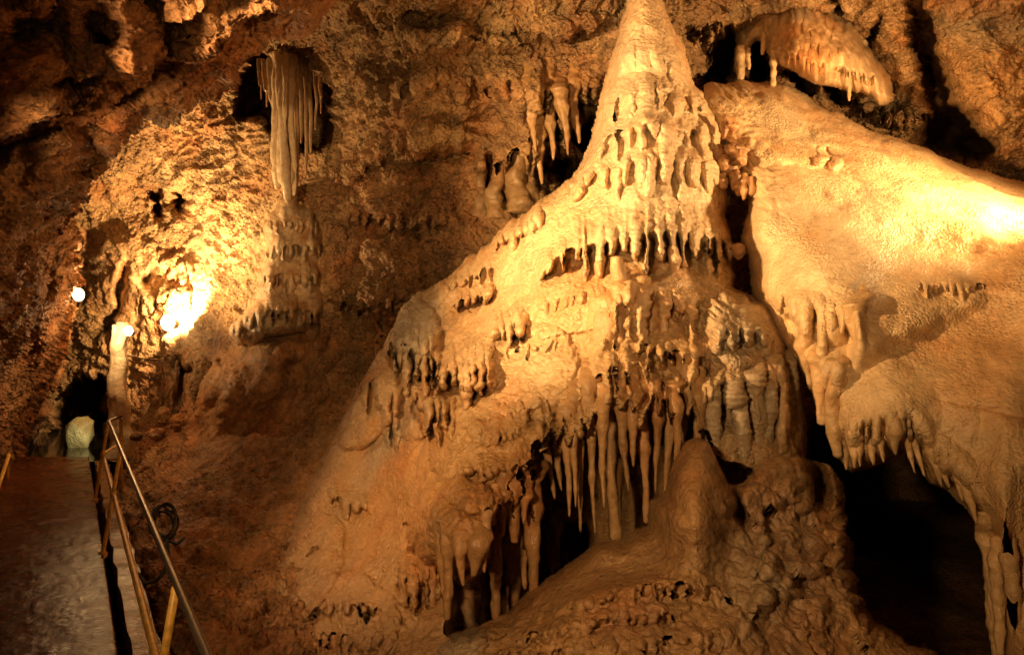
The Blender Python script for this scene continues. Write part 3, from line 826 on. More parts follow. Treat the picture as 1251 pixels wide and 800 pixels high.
# long stalactites hanging in front of the dark hollow
L1 = [
    ((738, 365), (737, 430), (738, 490), (743, 545), (748, 600), (749, 634), (750, 664), (15, 15, 14, 9.5, 8, 7, 11), 5.02),
    ((664, 508), (668, 550), (678, 610), None, None, None, None, (8, 6, 2.5), 5.35),
    ((677, 500), (680, 540), (684, 585), (686, 600), None, None, None, (8, 6, 3.5, 2), 5.38),
    ((692, 500), (693, 545), (695, 590), (696, 632), None, None, None, (10, 6.5, 4.2, 3), 5.22),
    ((706, 495), (709, 545), (709, 590), (710, 650), None, None, None, (9, 6, 4, 4.5), 5.3),
    ((720, 470), (722, 530), (724, 590), (727, 652), None, None, None, (10, 6, 4.5, 3), 5.25),
    ((735, 500), (736, 560), (738, 620), None, None, None, None, (7, 5, 2.5), 5.6),
    ((757, 470), (762, 520), (764, 560), (768, 600), None, None, None, (9, 7, 5, 2.5), 5.45),
    ((772, 480), (774, 530), (774, 570), None, None, None, None, (8, 6, 2.5), 5.3),
    ((778, 470), (783, 510), (787, 560), (790, 600), (789, 640), None, None, (12, 10, 6, 4.5, 5.5), 5.1),
    ((800, 470), (803, 520), (802, 560), (801, 602), None, None, None, (9, 6, 4, 3), 5.3),
    ((815, 470), (818, 510), (815, 560), (812, 612), None, None, None, (13, 9, 5, 4), 5.15),
    ((838, 455), (837, 500), (836, 545), None, None, None, None, (10, 7, 4), 5.25),
    ((826, 490), (826, 540), (824, 590), None, None, None, None, (7, 5, 3), 5.5),
    ((851, 480), (850, 520), (848, 560), None, None, None, None, (9, 7, 4), 5.35),
    ((700, 520), (702, 570), (703, 620), None, None, None, None, (6, 4, 2), 5.7),
    ((760, 540), (757, 600), (756, 650), None, None, None, None, (5, 4, 4), 5.75),
]
for row in L1:
    pp = [q for q in row[:7] if q]
    stal([(x, y, row[8] + .02 * k) for k, (x, y) in enumerate(pp)], row[7], seat=GS)
# knobbly pillars at the head of the hollow
stal([(775, 338, 5.62), (776, 375, 5.5), (778, 412, 5.42), (780, 450, 5.3), (779, 490, 5.2)], (9, 12, 10, 12, 8), lump=.3, seat=GS, root=10)
stal([(757, 350, 5.7), (758, 385, 5.55), (757, 420, 5.45)], (8, 8, 5), seat=GS, root=10)
stal([(795, 370, 5.62), (794, 400, 5.5), (790, 440, 5.4)], (6, 7, 5), seat=GS, root=10)
# grey ribbed group
for (x, y0, y1, r, d) in ((872, 490, 556, 10, 5.3), (887, 500, 560, 9, 5.22), (902, 470, 552, 8, 5.3), (921, 455, 572, 14, 5.12), (908, 510, 566, 9, 5.3), (938, 470, 560, 9, 5.35),
                          (950, 452, 545, 9, 5.3), (865, 500, 540, 7, 5.4), (895, 470, 500, 12, 5.25)):
    stal([(x, y0, d + .06), (x + 1, (y0 + y1) / 2, d), (x, y1, d + .03)], (r * .9, r, r * .55), tint=DG, ribs=22, lump=.2, seat=GS, root=20)
stal([(962, 440, 5.3), (964, 480, 5.2), (963, 520, 5.2), (964, 560, 5.22), (964, 584, 5.24)], (13, 13, 14, 12, 6), tint=DG, ribs=22, lump=.16, seat=GS, root=20)
# second curtain
for (x, y0, x1, y1, r0, r1, d) in ((603, 600, 602, 642, 10, 6, 4.95), (616, 600, 615, 656, 7, 4, 5.05), (628, 598, 627, 664, 9, 6, 4.98), (627, 655, 627, 745, 8, 10, 5.0), (653, 596, 652, 728, 11, 7, 4.92), (641, 604, 640, 640, 6, 3, 5.1),
                               (640, 640, 642, 720, 4, 5, 5.3), (606, 640, 604, 758, 6, 8, 4.98), (544, 645, 546, 758, 7, 6, 4.86), (560, 662, 566, 716, 8, 4, 4.78), (579, 668, 578, 704, 10, 5, 4.74),
                               (592, 660, 592, 700, 7, 3, 4.85), (535, 660, 545, 740, 6, 4, 4.86), (665, 608, 664, 690, 6, 5, 5.1), (678, 632, 678, 700, 9, 8, 4.95), (688, 650, 690, 690, 8, 8, 4.9),
                               (502, 698, 505, 742, 5, 3, 4.98), (514, 700, 517, 748, 6, 4, 4.95), (526, 700, 529, 752, 6, 5, 4.92)):
    stal([(x, y0, d), ((x + x1) / 2, (y0 + y1) / 2, d), (x1, y1, d)], (r0, (r0 + r1) / 2, r1), tint=DO, seat=GS)
# small tuft of drips at the left shoulder
for (x, y0, x1, y1, r) in ((533, 530, 541, 570, 4), (540, 528, 546, 582, 5), (547, 528, 549, 590, 5), (554, 530, 553, 580, 4)):
    stal([(x, y0, 5.62), ((x + x1) / 2, (y0 + y1) / 2, 5.58), (x1, y1, 5.6)], (r, r * .9, r * .4), tint=DO, seat=GS, root=14)
# stump on the big ledge
st = stal([(756, 346, 5.78), (755, 330, 5.74), (754, 312, 5.74)], (10, 9, 7.5), name='stump', lump=.12, rs=1)

# ================================================================== THE RIGHT FLOWSTONE MOUND
mound_base = tps([
    (890, 120, 7.9), (960, 120, 8.6), (1050, 150, 8.6), (1150, 190, 8.3), (1251, 235, 7.7), (920, 200, 7.1), (1000, 200, 7.3), (1100, 230, 7.0), (1200, 270, 6.5), (920, 280, 6.6), (1000, 300, 6.2), (1100, 320, 6.1), (1200, 340, 5.8),
    (930, 350, 6.4), (980, 400, 5.85), (1060, 400, 5.6), (1000, 470, 5.6), (1080, 480, 5.3), (1150, 430, 5.35), (1230, 420, 5.2), (1040, 560, 5.35), (1100, 545, 5.15), (1180, 560, 4.9), (1240, 560, 4.75),
    (1220, 680, 4.6), (1240, 780, 4.4), (1300, 300, 5.7), (1500, 300, 5.0), (1500, 600, 4.3), (1300, 900, 3.9), (1500, 900, 3.8)])
mound_out = [(846, 112), (862, 104), (905, 98), (960, 102), (1000, 126), (1060, 156), (1120, 178), (1200, 208), (1260, 226), (1340, 250), (1460, 300), (1500, 1000), (1240, 1000), (1226, 860), (1219, 800), (1213, 740), (1207, 690), (1196, 655), (1180, 622),
             (1160, 596), (1140, 588), (1128, 572), (1116, 556), (1100, 552), (1086, 560), (1072, 566), (1058, 572), (1040, 574), (1026, 556), (1012, 530), (1000, 496), (986, 462), (968, 436), (952, 412), (938, 384), (918, 362),
             (912, 330), (908, 290), (914, 250), (904, 222), (890, 190), (866, 168), (850, 140)]
def mound_relief(X, Y, W):
    wp = (3.5 * fbm(W * 4, 2), 4.5 * fbm(W * 4 + 9, 2))
    x, y = X + 2 * wp[0], Y + 2 * wp[1]
    o = np.zeros(X.shape)
    # upper lobe overhanging the lower one along a diagonal fold
    yl = np.interp(x, [930, 1000, 1060, 1120, 1160, 1200, 1260, 1400], [520, 480, 432, 398, 380, 362, 336, 280])
    s = y - yl
    m = sst(1000, 1080, x)
    o += m * (-.16 * sst(-90, -4, s) * (1 - sst(-10, 26, s)) + .0)
    o += fringe(X, Y, [(1122, 344, 18), (1140, 350, 22), (1180, 350, 16), (1204, 344, 8)], 9, .04, .035, 51, 14, 8, .5, wp)
    # vertical lobes over the left lip
    for cx, cy, rx, ry, a, d in ((1010, 330, 70, 60, 0, .16), (1050, 390, 34, 44, 0, .12), (1015, 430, 20, 40, 0, .12), (985, 420, 14, 50, 0, .10), (1046, 400, 13, 36, 0, .10),
                                 (1090, 500, 50, 50, 0, .14), (1190, 480, 70, 60, 0, .12), (1235, 560, 34, 120, 0, .12), (960, 250, 60, 60, 30, .08), (1060, 245, 90, 24, 12, .06),
                                 (1140, 270, 80, 30, 15, .10), (1226, 700, 16, 140, 0, .12)):
        o -= d * sdome(x, y, cx, cy, rx * 1.25, ry * 1.25, a)
    o += fringe(X, Y, [(950, 356, 44), (975, 368, 60), (1010, 380, 70), (1040, 376, 70), (1060, 372, 40)], 16, .07, .16, 52, 20, 8, .5, wp)
    o += fringe(X, Y, [(985, 440, 60), (1010, 446, 70), (1030, 450, 60)], 13, .07, .25, 53, 20, 6, .5, wp)
    o += fringe(X, Y, [(1030, 520, 50), (1070, 514, 48), (1110, 500, 56), (1140, 530, 50)], 12, .05, .12, 54, 20, 10, .5, wp)
    o += fringe(X, Y, [(1140, 540, 40), (1165, 556, 40), (1190, 585, 50), (1205, 640, 60)], 10, .05, .12, 55, 20, 8, .5, wp)
    o += .16 * sdome(x, y, 1180, 300, 110, 50, 8) - .08 * sdome(x, y, 1150, 235, 200, 30, 12)
    o += .12 * blob(x, y, 1012, 186, 14, 8, 10, 4) - .10 * dome(x, y, 1004, 190, 8, 14, 20) - .08 * dome(x, y, 1022, 198, 10, 8, 0)
    o += .05 * blob(x, y, 985, 205, 60, 3, 5, 2) + .03 * blob(x, y, 1200, 500, 50, 3, 12, 2)
    # steep side below the cone: knobs at the left margin
    return o
def mound_rough(X, Y, W):
    qq = W + .12 * np.stack([fbm(W * 2.3, 2), fbm(W * 2.3 + 7, 2), fbm(W * 2.3 + 13, 2)], -1)
    knob = np.clip(blob(X, Y, 910, 180, 40, 90, -15, 4) + .5 * blob(X, Y, 930, 290, 30, 80, 0, 4) + .35 * blob(X, Y, 1000, 390, 60, 60, 0, 4), 0, 1)
    w1, _ = worley(qq * np.array([9, 9, 11]) + 7)
    low = sst(470, 560, Y)
    return .07 * fbm(qq * 1.1 + 3, 3) + .012 * fbm(qq * 6 + 5, 3) + (.004 + .008 * low) * perlin(qq * np.array([11, 11, 1.8])) + .025 * perlin(qq * np.array([2.2, 2.2, 1.4])) + .003 * fbm(qq * np.array([7, 7, 30]), 2, ridged=True) + .045 * knob * (.5 - np.clip(w1, 0, .8))
def mound_tint(X, Y, W):
    T = np.ones(X.shape + (3,), np.float32) * CREAM
    w = 14 * fbm(W * 1.5, 3)
    x, y = X + w, Y + w
    T = tmix(T, OCHRE, sst(0, .6, fbm(W * 1.2 + 2, 4)) * .5)
    T = tmix(T, PALE, np.clip(blob(x, y, 1020, 290, 120, 70, 0, 4), 0, 1) * .5)
    T = tmix(T, ORANGE, np.clip(blob(x, y, 1190, 300, 80, 20, 5, 2) * .6 + blob(x, y, 1200, 430, 70, 50, 0, 4) * .55 + blob(x, y, 1200, 500, 70, 30, 10, 4) * .5 + blob(x, y, 1060, 215, 60, 8, 8, 2) * .3, 0, .85))
    T = tmix(T, col(.46, .38, .24), np.clip(blob(x, y, 960, 150, 50, 26, 30, 4) * .6, 0, 1))
    T = tmix(T, OCHRE, sst(480, 640, Y) * .6)
    return T
mound = thing('flowstone_mound', 'broad smooth pale flowstone mound arching over the black hollow at right', 'flowstone', (3.2, 6.0, -1.2))
sheet(['body', 'lower_lobe'], axis(860, 1270, 1.6, None, 1500, 12), axis(90, 810, 1.6, None, 1000, 12), mound_base, mound_relief, mound_rough, mound_tint, M['smoothflow'],
      outline=mound_out, edge=(30, 1.0), parent=mound, edgenoise=2.5,
      regions=[[(1000, 490), (1060, 436), (1120, 398), (1200, 362), (1260, 336), (1500, 240), (1600, 1100), (900, 1100), (960, 560)]])
MS = dict(SURF)
for (x, y0, x1, y1, r0, r1, d) in ((968, 400, 972, 436, 6, 2.5, 5.78), (984, 420, 990, 476, 8, 3, 5.62), (1000, 440, 1004, 520, 9, 6, 5.5), (1004, 500, 1018, 520, 6, 4, 5.48), (1018, 440, 1022, 560, 10, 8, 5.42), (1030, 540, 1034, 574, 6, 2.5, 5.28),
                               (1042, 545, 1044, 572, 5, 2.2, 5.24), (1049, 540, 1051, 570, 5, 2, 5.22), (1062, 535, 1067, 568, 6, 2, 5.18), (1074, 530, 1080, 565, 5, 2, 5.14), (1088, 525, 1094, 556, 7, 2.5, 5.1), (1104, 520, 1118, 578, 5, 2, 5.02), (1114, 530, 1130, 582, 5, 2.5, 4.98),
                               (1134, 548, 1150, 594, 6, 3, 4.95), (1178, 582, 1194, 645, 7, 2.5, 4.78), (1168, 585, 1176, 612, 5, 2, 4.82), (1150, 570, 1160, 596, 5, 2, 4.88), (1206, 650, 1214, 760, 8, 4, 4.6), (1218, 680, 1222, 800, 7, 6, 4.5), (1234, 680, 1240, 790, 8, 6, 4.45),
                               (1210, 700, 1218, 820, 6, 5, 4.62), (1047, 372, 1048, 420, 11, 8, 5.5), (1024, 400, 1022, 440, 11, 7, 5.5)):
    stal([(x, y0, d), ((x + x1) / 2, (y0 + y1) / 2, d), (x1, y1, d + .01)], (r0, (r0 + r1) * .55, r1), tint=col(.58, .38, .19), parent=mound, seat=MS, root=26)

# stacked knobs filling the cleft between spire and mound
for row, (yk, xa, xb) in enumerate(((150, 876, 894), (172, 880, 908), (192, 884, 914), (212, 886, 920), (232, 888, 918), (262, 892, 906), (296, 894, 905))):
    for xk in np.arange(xa, xb, 7.5):
        j = 6 * random.random(); xk = xk + random.uniform(-3, 3); yk = yk + random.uniform(-5, 5)
        if random.random() < .2:
            continue
        d = 7.16 + random.uniform(-.04, .08) - (xk - 895) * .004 - row * .03
        stal([(xk, yk, d), (xk + 1, yk + 9 + j, d - .03), (xk, yk + 20 + j, d)], (random.uniform(2.5, 4.5), random.uniform(3.5, 6.5), random.uniform(1, 3.5)), tint=col(.40, .22, .10), parent=mound, name='dripstone_knob', lump=.45, seg=12, rs=1)

# ================================================================== THE LOWER MOUND
low_base = tps([
    (500, 790, 4.75), (560, 765, 4.75), (620, 755, 4.7), (680, 700, 4.75), (740, 672, 4.75), (800, 650, 4.7), (850, 545, 4.75), (850, 600, 4.55), (850, 640, 4.45), (900, 640, 4.7), (960, 640, 4.8), (1000, 640, 5.0),
    (700, 780, 4.0), (600, 800, 4.2), (800, 720, 4.2), (850, 760, 4.0), (950, 740, 4.2), (1040, 730, 4.5), (1080, 790, 4.3), (1130, 800, 4.3), (600, 950, 3.2), (800, 950, 3.1), (1000, 950, 3.3), (1180, 900, 3.9), (450, 950, 3.6), (450, 820, 4.6)])
low_out = [(440, 1000), (400, 860), (440, 800), (500, 775), (536, 762), (560, 768), (600, 752), (620, 744), (646, 720), (680, 700), (706, 682), (730, 664), (758, 662), (774, 646), (790, 640), (796, 612), (808, 606), (816, 584), (824, 556), (836, 538), (851, 531), (868, 540),
           (882, 562), (892, 590), (906, 586), (930, 560), (980, 560), (1010, 568), (1030, 590), (1038, 640), (1046, 690), (1056, 740), (1080, 762), (1120, 786), (1160, 800), (1240, 860), (1260, 1000)]
def low_relief(X, Y, W):
    wp = (3.5 * fbm(W * 4, 2), 4.5 * fbm(W * 4 + 9, 2))
    x, y = X + 2 * wp[0], Y + 2 * wp[1]
    o = np.zeros(X.shape)
    o -= .34 * sdome(x, y, 851, 622, 54, 110) + .12 * sdome(x, y, 815, 640, 26, 26) + .1 * sdome(x, y, 740, 676, 30, 16)
    o -= .12 * sdome(x, y, 800, 720, 120, 40, -12) + .12 * sdome(x, y, 690, 760, 90, 40, -25) + .15 * sdome(x, y, 940, 700, 50, 60) + .1 * dome(x, y, 565, 785, 34, 26)
    for cx, cy, r, d in ((965, 600, 16, .12), (948, 614, 12, .12), (975, 620, 12, .1), (930, 632, 12, .12), (934, 650, 10, .1), (1005, 640, 10, .1), (990, 690, 20, .12), (1024, 655, 14, .14), (970, 718, 16, .12), (930, 740, 18, .12), (1012, 610, 10, .12), (1035, 640, 8, .1),
                         (1060, 770, 16, .1), (940, 690, 20, .1), (1000, 750, 24, .1), (910, 560, 10, .1)):
        o -= d * dome(x, y, cx, cy, r, r * 1.15)
    o += .3 * blob(x, y, 900, 615, 8, 26, -20, 4) + .15 * blob(x, y, 940, 780, 14, 30, 0, 2)
    o += 1.0 * blob(x, y, 1000, 585, 14, 34, -10, 4)
    o += fringe(X, Y, [(690, 742, 16), (740, 728, 22), (800, 712, 24), (850, 716, 24), (900, 720, 20)], 13, .05, .03, 61, 16, 14, .3, wp)
    o += fringe(X, Y, [(620, 775, 16), (690, 768, 20), (760, 752, 20), (830, 750, 18)], 12, .04, .025, 62, 14, 14, .3, wp)
    o += fringe(X, Y, [(600, 795, 20), (700, 790, 22), (800, 782, 24), (900, 770, 24)], 13, .04, .025, 63, 14, 14, .3, wp)
    return o
def low_rough(X, Y, W):
    qq = W + .12 * np.stack([fbm(W * 2.3, 2), fbm(W * 2.3 + 7, 2), fbm(W * 2.3 + 13, 2)], -1)
    knob = np.clip(blob(X, Y, 960, 690, 110, 120, 0, 4) + .8 * sst(690, 760, Y + .25 * (X - 700)) , 0, 1)
    smooth = np.clip(blob(X, Y, 720, 705, 110, 30, -22, 4) + blob(X, Y, 850, 600, 30, 70, 0, 4), 0, 1)
    w1, _ = worley(qq * np.array([9, 9, 10]) + 7)
    w3, _ = worley(qq * np.array([20, 20, 20]) + 3)
    w0, _ = worley(qq * 4.5 + 1)
    return .05 * fbm(qq * 1.6 + 3, 3) + .02 * fbm(qq * 6 + 5, 3) + (.05 * (.5 - np.clip(w1, 0, .8)) + .02 * (.5 - np.clip(w3, 0, .8)) + .06 * (.5 - np.clip(w0, 0, .8)) * (X > 880)) * (.15 + knob) * (1 - .8 * smooth)
def low_tint(X, Y, W):
    T = np.ones(X.shape + (3,), np.float32) * OCHRE
    T = tmix(T, BROWN, .45 + sst(0, .6, fbm(W * 1.6 + 2, 4)) * .5)
    T = tmix(T, GREY * .8, np.clip(blob(X, Y, 960, 680, 90, 120, 0, 4) * .5 + blob(X, Y, 560, 782, 34, 24, 0, 4) * .7, 0, 1))
    T = tmix(T, ORANGE, np.clip(blob(X, Y, 1014, 650, 20, 60, 0, 4) * .5 + blob(X, Y, 850, 590, 40, 60, 0, 2) * .4, 0, 1))
    return T
low = thing('lower_flowstone_mound', 'dark wet knobbly flowstone mound at the foot of the great stalagmite', 'flowstone', (.8, 4.4, -1.9))
low_parts = sheet(['body', 'young_stalagmite'], axis(400, 1262, 1.7), axis(530, 812, 1.5, None, 1000, 10), low_base, low_relief, low_rough, low_tint, M['wetmud'],
      outline=low_out, edge=(20, .55), parent=low, edgenoise=2.5,
      regions=[[(800, 500), (898, 500), (898, 600), (886, 640), (870, 652), (826, 652), (800, 640)]])
low_parts[1]['label'] = 'rounded wet young stalagmite standing on the mound'

# ================================================================== DETACHED FORMATIONS
# hanging drapery in the back chamber
dr = thing('hanging_drapery', 'tall pale fluted hanging drapery of stalactites in front of a dark alcove, upper left', 'stalactite', P(350, 80, 10.4))
for (x, y0, x1, y1, r0, r1, d, pale) in ((337, 84, 338, 232, 5, 6, 10.35, 1), (345, 86, 350, 248, 5, 6, 10.25, 1), (354, 84, 359, 240, 6, 3, 10.35, .8), (341, 82, 343, 225, 4, 5, 10.28, 1), (331, 90, 334, 150, 4, 2, 10.45, .6), (361, 86, 362, 236, 4, 3, 10.5, .3), (367, 86, 368, 176, 3.4, 2, 10.6, .2), (373, 88, 374, 214, 3, 2, 10.7, .1),
                               (379, 90, 380, 190, 3, 2, 10.8, .1), (385, 92, 386, 160, 2.6, 1.6, 10.95, 0), (324, 92, 326, 132, 3, 1.6, 10.7, .3), (392, 98, 392, 140, 2.4, 1.4, 11.1, 0), (355, 205, 354, 250, 5, 3, 10.3, .9), (318, 90, 319, 122, 2.6, 1.4, 10.8, .1), (349, 84, 347, 190, 3.5, 3, 10.22, 1)):
    xm, ym = (x + x1) / 2 + 1.5 * math.sin(x), (y0 + y1) / 2
    stal([(x, y0 - 18, d + .25), (x, y0 - 4, d + .10), (x, y0 + 14, d), (xm, ym, d - .02), (x1, y1 - 20, d), (x1, y1, d + .05)], (r0 * 1.5, r0 * 1.2, r0 * .85, (r0 + r1) * .42, r1 * 1.0, r1 * .5), tint=col(.34, .2, .1) * (1 - pale) + col(.64, .49, .31) * pale, parent=dr, name='drapery_column', lump=.16, flute=3, rs=1)  # side light put into the colour: lit left columns pale, right ones brown

# flowstone pedestal standing under the drapery
pd_base = tps([(350, 240, 10.25), (350, 300, 10.0), (390, 300, 10.1), (330, 300, 10.1), (340, 350, 9.8), (390, 370, 9.85), (340, 400, 9.55), (290, 400, 9.7), (390, 400, 9.6)])
def pd_relief(X, Y, W):
    wp = (3 * fbm(W * 3, 2), 3 * fbm(W * 3 + 9, 2))
    o = np.zeros(X.shape)
    for lip, L_, B_, sd in ((270, 22, .10, 81), (300, 26, .16, 82), (336, 26, .18, 83), (378, 30, .2, 84)):
        o += fringe(X, Y, [(280, lip + 6, L_), (340, lip, L_), (402, lip + 4, L_)], 8, B_, .02, sd, 22, 4, .4, wp, 1.2)
    return o - .2 * sdome(X, Y, 330, 395, 60, 40, 0)
pdt = thing('flowstone_pedestal', 'pale stepped flowstone pedestal on the wall right below the hanging drapery', 'flowstone', P(345, 415, 9.6))
sheet(['body'], axis(270, 412, 1.6), axis(230, 430, 1.6), pd_base, pd_relief,
      lambda X, Y, W: .06 * fbm(W * 2, 3) + .03 * perlin(W * np.array([9, 9, 2])) + .03 * fbm(W * 9, 3),
      lambda X, Y, W: tmix(np.ones(X.shape + (3,), np.float32) * col(.5, .38, .24), col(.36, .22, .11), sst(-.1, .4, fbm(W * 2.5, 3))),
      M['flow'], outline=[(346, 238), (356, 236), (368, 250), (386, 258), (397, 285), (392, 320), (398, 350), (396, 390), (384, 408), (350, 412), (318, 420), (290, 420), (280, 404), (292, 384), (312, 366), (318, 340), (314, 318), (326, 300), (324, 275), (336, 256)],
      edge=(18, .9), parent=pdt, edgenoise=3)

# broken flowstone cornice, upper right
hang_base = tps([(905, 40, 9.7), (940, 10, 9.6), (980, 30, 9.3), (1040, 70, 8.9), (1075, 110, 9.05), (960, 80, 9.0), (920, 80, 9.35), (1000, 100, 8.95), (960, -40, 9.6), (1060, 40, 9.4)])
def hang_relief(X, Y, W):
    wp = (2 * fbm(W * 4, 2), 2 * fbm(W * 4 + 9, 2))
    o = -.4 * sdome(X, Y, 985, 50, 95, 75, 35)
    o += .022 * np.sin(X / 1.9 + 9 * fbm(W * 1.5, 3)) + .05 * perlin(W * np.array([7, 7, .6])) + .03 * perlin(W * np.array([16, 16, .8]))
    o += fringe(X, Y, [(905, 52, 40), (950, 58, 26), (1000, 76, 26), (1070, 92, 24)], 5, .03, .05, 71, 10, 4, .3, wp)
    return o
hf = thing('hanging_flowstone', 'orange and cream hanging flowstone cornice above the mound, upper right', 'flowstone', P(985, 20, 8.9))
sheet(['cornice'], axis(885, 1105, 1.4), axis(-20, 140, 1.4), hang_base, hang_relief,
      lambda X, Y, W: .03 * fbm(W * 2, 3) + .012 * perlin(W * np.array([16, 16, 2])),
      lambda X, Y, W: tmix(tmix(np.ones(X.shape + (3,), np.float32) * CREAM, ORANGE, np.clip(blob(X, Y, 985, 60, 30, 50, 20, 2), 0, 1) * .7), col(.3, .24, .17), blob(X, Y, 955, 8, 46, 16, 15, 4) * .8),
      M['smoothflow'], outline=[(897, 88), (900, 40), (918, 8), (950, -12), (990, -14), (1020, 8), (1046, 34), (1070, 62), (1088, 92), (1092, 122), (1074, 128), (1062, 120), (1045, 112), (1020, 106), (1000, 100), (975, 92), (958, 82), (944, 70), (934, 62), (926, 50), (918, 60), (912, 82), (905, 92)],
      edge=(18, .5), parent=hf, edgenoise=4)
for (x, y0, y1, r, d) in ((946, 66, 106, 3.6, 9.1), (905, 60, 102, 5, 9.35), (915, 62, 86, 2.4, 9.3), (931, 44, 68, 2.4, 9.2), (1038, 106, 124, 2, 9.0)):
    stal([(x, y0 - 4, d), (x, (y0 + y1) / 2, d), (x, y1, d)], (r * 1.2, r, r * .8), tint=col(.6, .42, .22), parent=hf, name='stalactite')

# stalactites and stumps on the middle wall beside the spire
grp = 'stalactites hanging from the wall left of the spire'
mids = [((646, 100), (650, 150), (655, 188), (8, 6, 3), 'rust stained stalactite hanging furthest left beside the great spire'),
        ((668, 95), (672, 150), (676, 196), (9, 7, 3), 'long lumpy stalactite hanging left of two dark gaps near the spire'),
        ((684, 110), (690, 150), (694, 190), (8, 6, 3), 'slender ochre stalactite hanging over the dark gap beside the spire'),
        ((700, 100), (703, 150), (708, 176), (9, 7, 3), 'short ochre stalactite hanging closest to the great spire'),
        ((657, 150), (660, 190), (662, 226), (7, 6, 4), 'low rusty stalactite reaching down beside the squat brown stumps')]
for a_, b_, c_, r_, lab in mids:
    d = surf(WS, *a_)
    o = stal([(*a_, d + .1), (*b_, d - .04), (*c_, d - .02)], r_, tint=col(.42, .25, .11), parent=None, name='wall_stalactite', lump=.35, seat=WS, root=30, rs=.8)
    rebase(o, P(*a_, d)); tag(o, lab, 'stalactite', grp)
grp = 'stumps on the ledge left of the spire'
for (x, y0, y1, r, lab) in ((590, 205, 262, 8, 'leftmost thin brown stump on the rock ledge'), (606, 195, 256, 9, 'narrow brown stump between the leftmost stump and the tall one'),
                            (632, 183, 250, 12, 'tall rounded brown stump standing on the ledge in front of the dark gap'), (650, 222, 246, 8, 'low rounded orange stump next to the tall brown stump')):
    d = surf(WS, x, y1) - .06
    o = stal([(x, y1 + 12, d), (x, (y0 + y1) / 2, d), (x + 1, y0 + 8, d), (x, y0, d)], (r * 1.3, r, r * .8, r * .3), tint=col(.36, .23, .11), parent=None, name='stalagmite_stump', lump=.38, rs=.85)
    rebase(o, P(x, y1 + 8, d)); tag(o, lab, 'stalagmite', grp)

# rocks in the back chamber and on the mound
def r_(name, px, py, d, rx, ry, rz, tint, lab, cat='rock', seed=1, amp=.25, grp=None, mat='wall'):
    c = P(px, py, d); k = d / FPX
    o = rock(name, c, (rx * k, ry * k, rz * k), M[mat], None, tint, seed, amp)
    rebase(o, (c[0], c[1], c[2] - rz * k)); tag(o, lab, cat, grp)
    return o
r_('boulder', 247, 468, 10.6, 15, 14, 30, MUD, 'upright brown boulder beside the bright lamp lit wall', seed=3)
r_('boulder', 268, 446, 10.7, 9, 9, 9, MUD, 'small round boulder on the crest of the muddy slope', seed=9)
r_('rock', 192, 530, 10.4, 10, 8, 8, BROWN, 'dark brown rock lying at the foot of the pale column', seed=5)
r_('rock', 222, 515, 10.8, 16, 12, 9, OCHRE, 'flat wide lit rock below the bright lamp wall', seed=6)
r_('rock', 200, 508, 11, 9, 9, 11, OCHRE, 'upright lit rock below the hanging dark strands', seed=7)
r_('rock', 245, 498, 10.6, 9, 8, 8, MUD, 'small rock resting against the upright boulder', seed=8)
r_('rock', 167, 533, 10.0, 7, 7, 6, BROWN, 'small dark rock beside the handrail end', seed=12)

def lit_rock():
    import bmesh
    rr = random.Random(5)
    bm = bmesh.new()
    k = 12.0 / FPX
    for x, z, y in ((-17, 8, 0), (-16, -16, 0), (-9, -20, -8), (13, -18, -6), (16, -4, 3), (17, 14, 0), (10, 20, 2), (0, 19, -4), (-8, 13, -9), (6, 6, -11), (-13, -3, -9), (12, -12, -9), (0, -19, 10), (-12, 6, 10), (12, 10, 10), (3, 0, -12)):
        bm.verts.new(((x + rr.uniform(-1, 1)) * k, y * k, z * k))
    bmesh.ops.convex_hull(bm, input=bm.verts)
    bmesh.ops.delete(bm, geom=[v for v in bm.verts if not v.link_faces], context='VERTS')
    bmesh.ops.triangulate(bm, faces=bm.faces)
    bmesh.ops.subdivide_edges(bm, edges=bm.edges, cuts=5, use_grid_fill=True)
    bmesh.ops.triangulate(bm, faces=bm.faces)
    bm.verts.index_update()
    v = np.array([q.co[:] for q in bm.verts]); n = v / np.linalg.norm(v, axis=1)[:, None]
    f = np.array([[w_.index for w_ in q.verts] for q in bm.faces]); bm.free()
    v = v + n * (.02 * fbm(v * 9, 4) - .05 * np.clip(fbm(v * 4 + 3, 2) - .15, 0, 1))[:, None]
    c = P(97, 528, 12.0)
    V = v + np.array(tuple(c))
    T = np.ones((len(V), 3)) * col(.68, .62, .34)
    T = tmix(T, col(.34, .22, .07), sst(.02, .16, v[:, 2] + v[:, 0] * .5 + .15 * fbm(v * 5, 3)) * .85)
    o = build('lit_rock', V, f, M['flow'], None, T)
    rebase(o, (c[0], c[1], c[2] - 20 * k)); tag(o, 'pale greenish lit rock at the dark tunnel mouth, beyond the end of the walkway', 'rock')
lit_rock()

# dark strands of root or flowstone in front of the bright wall
for pts, lab in ((((197, 440), (198, 470), (196, 510)), 'straight dark strand hanging in front of the bright lit wall'),
                 (((216, 440), (214, 466), (204, 484), (202, 506)), 'bent dark strand running down the bright lit wall to the rock')):
    o = stal([(x, y, 11.2) for x, y in pts], [2.0] * len(pts), tint=col(.2, .11, .05), parent=None, name='flowstone_strand', lump=.3)
    rebase(o, P(*pts[-1], 11.2)); tag(o, lab, 'stalactite', 'dark strands in front of the bright wall')

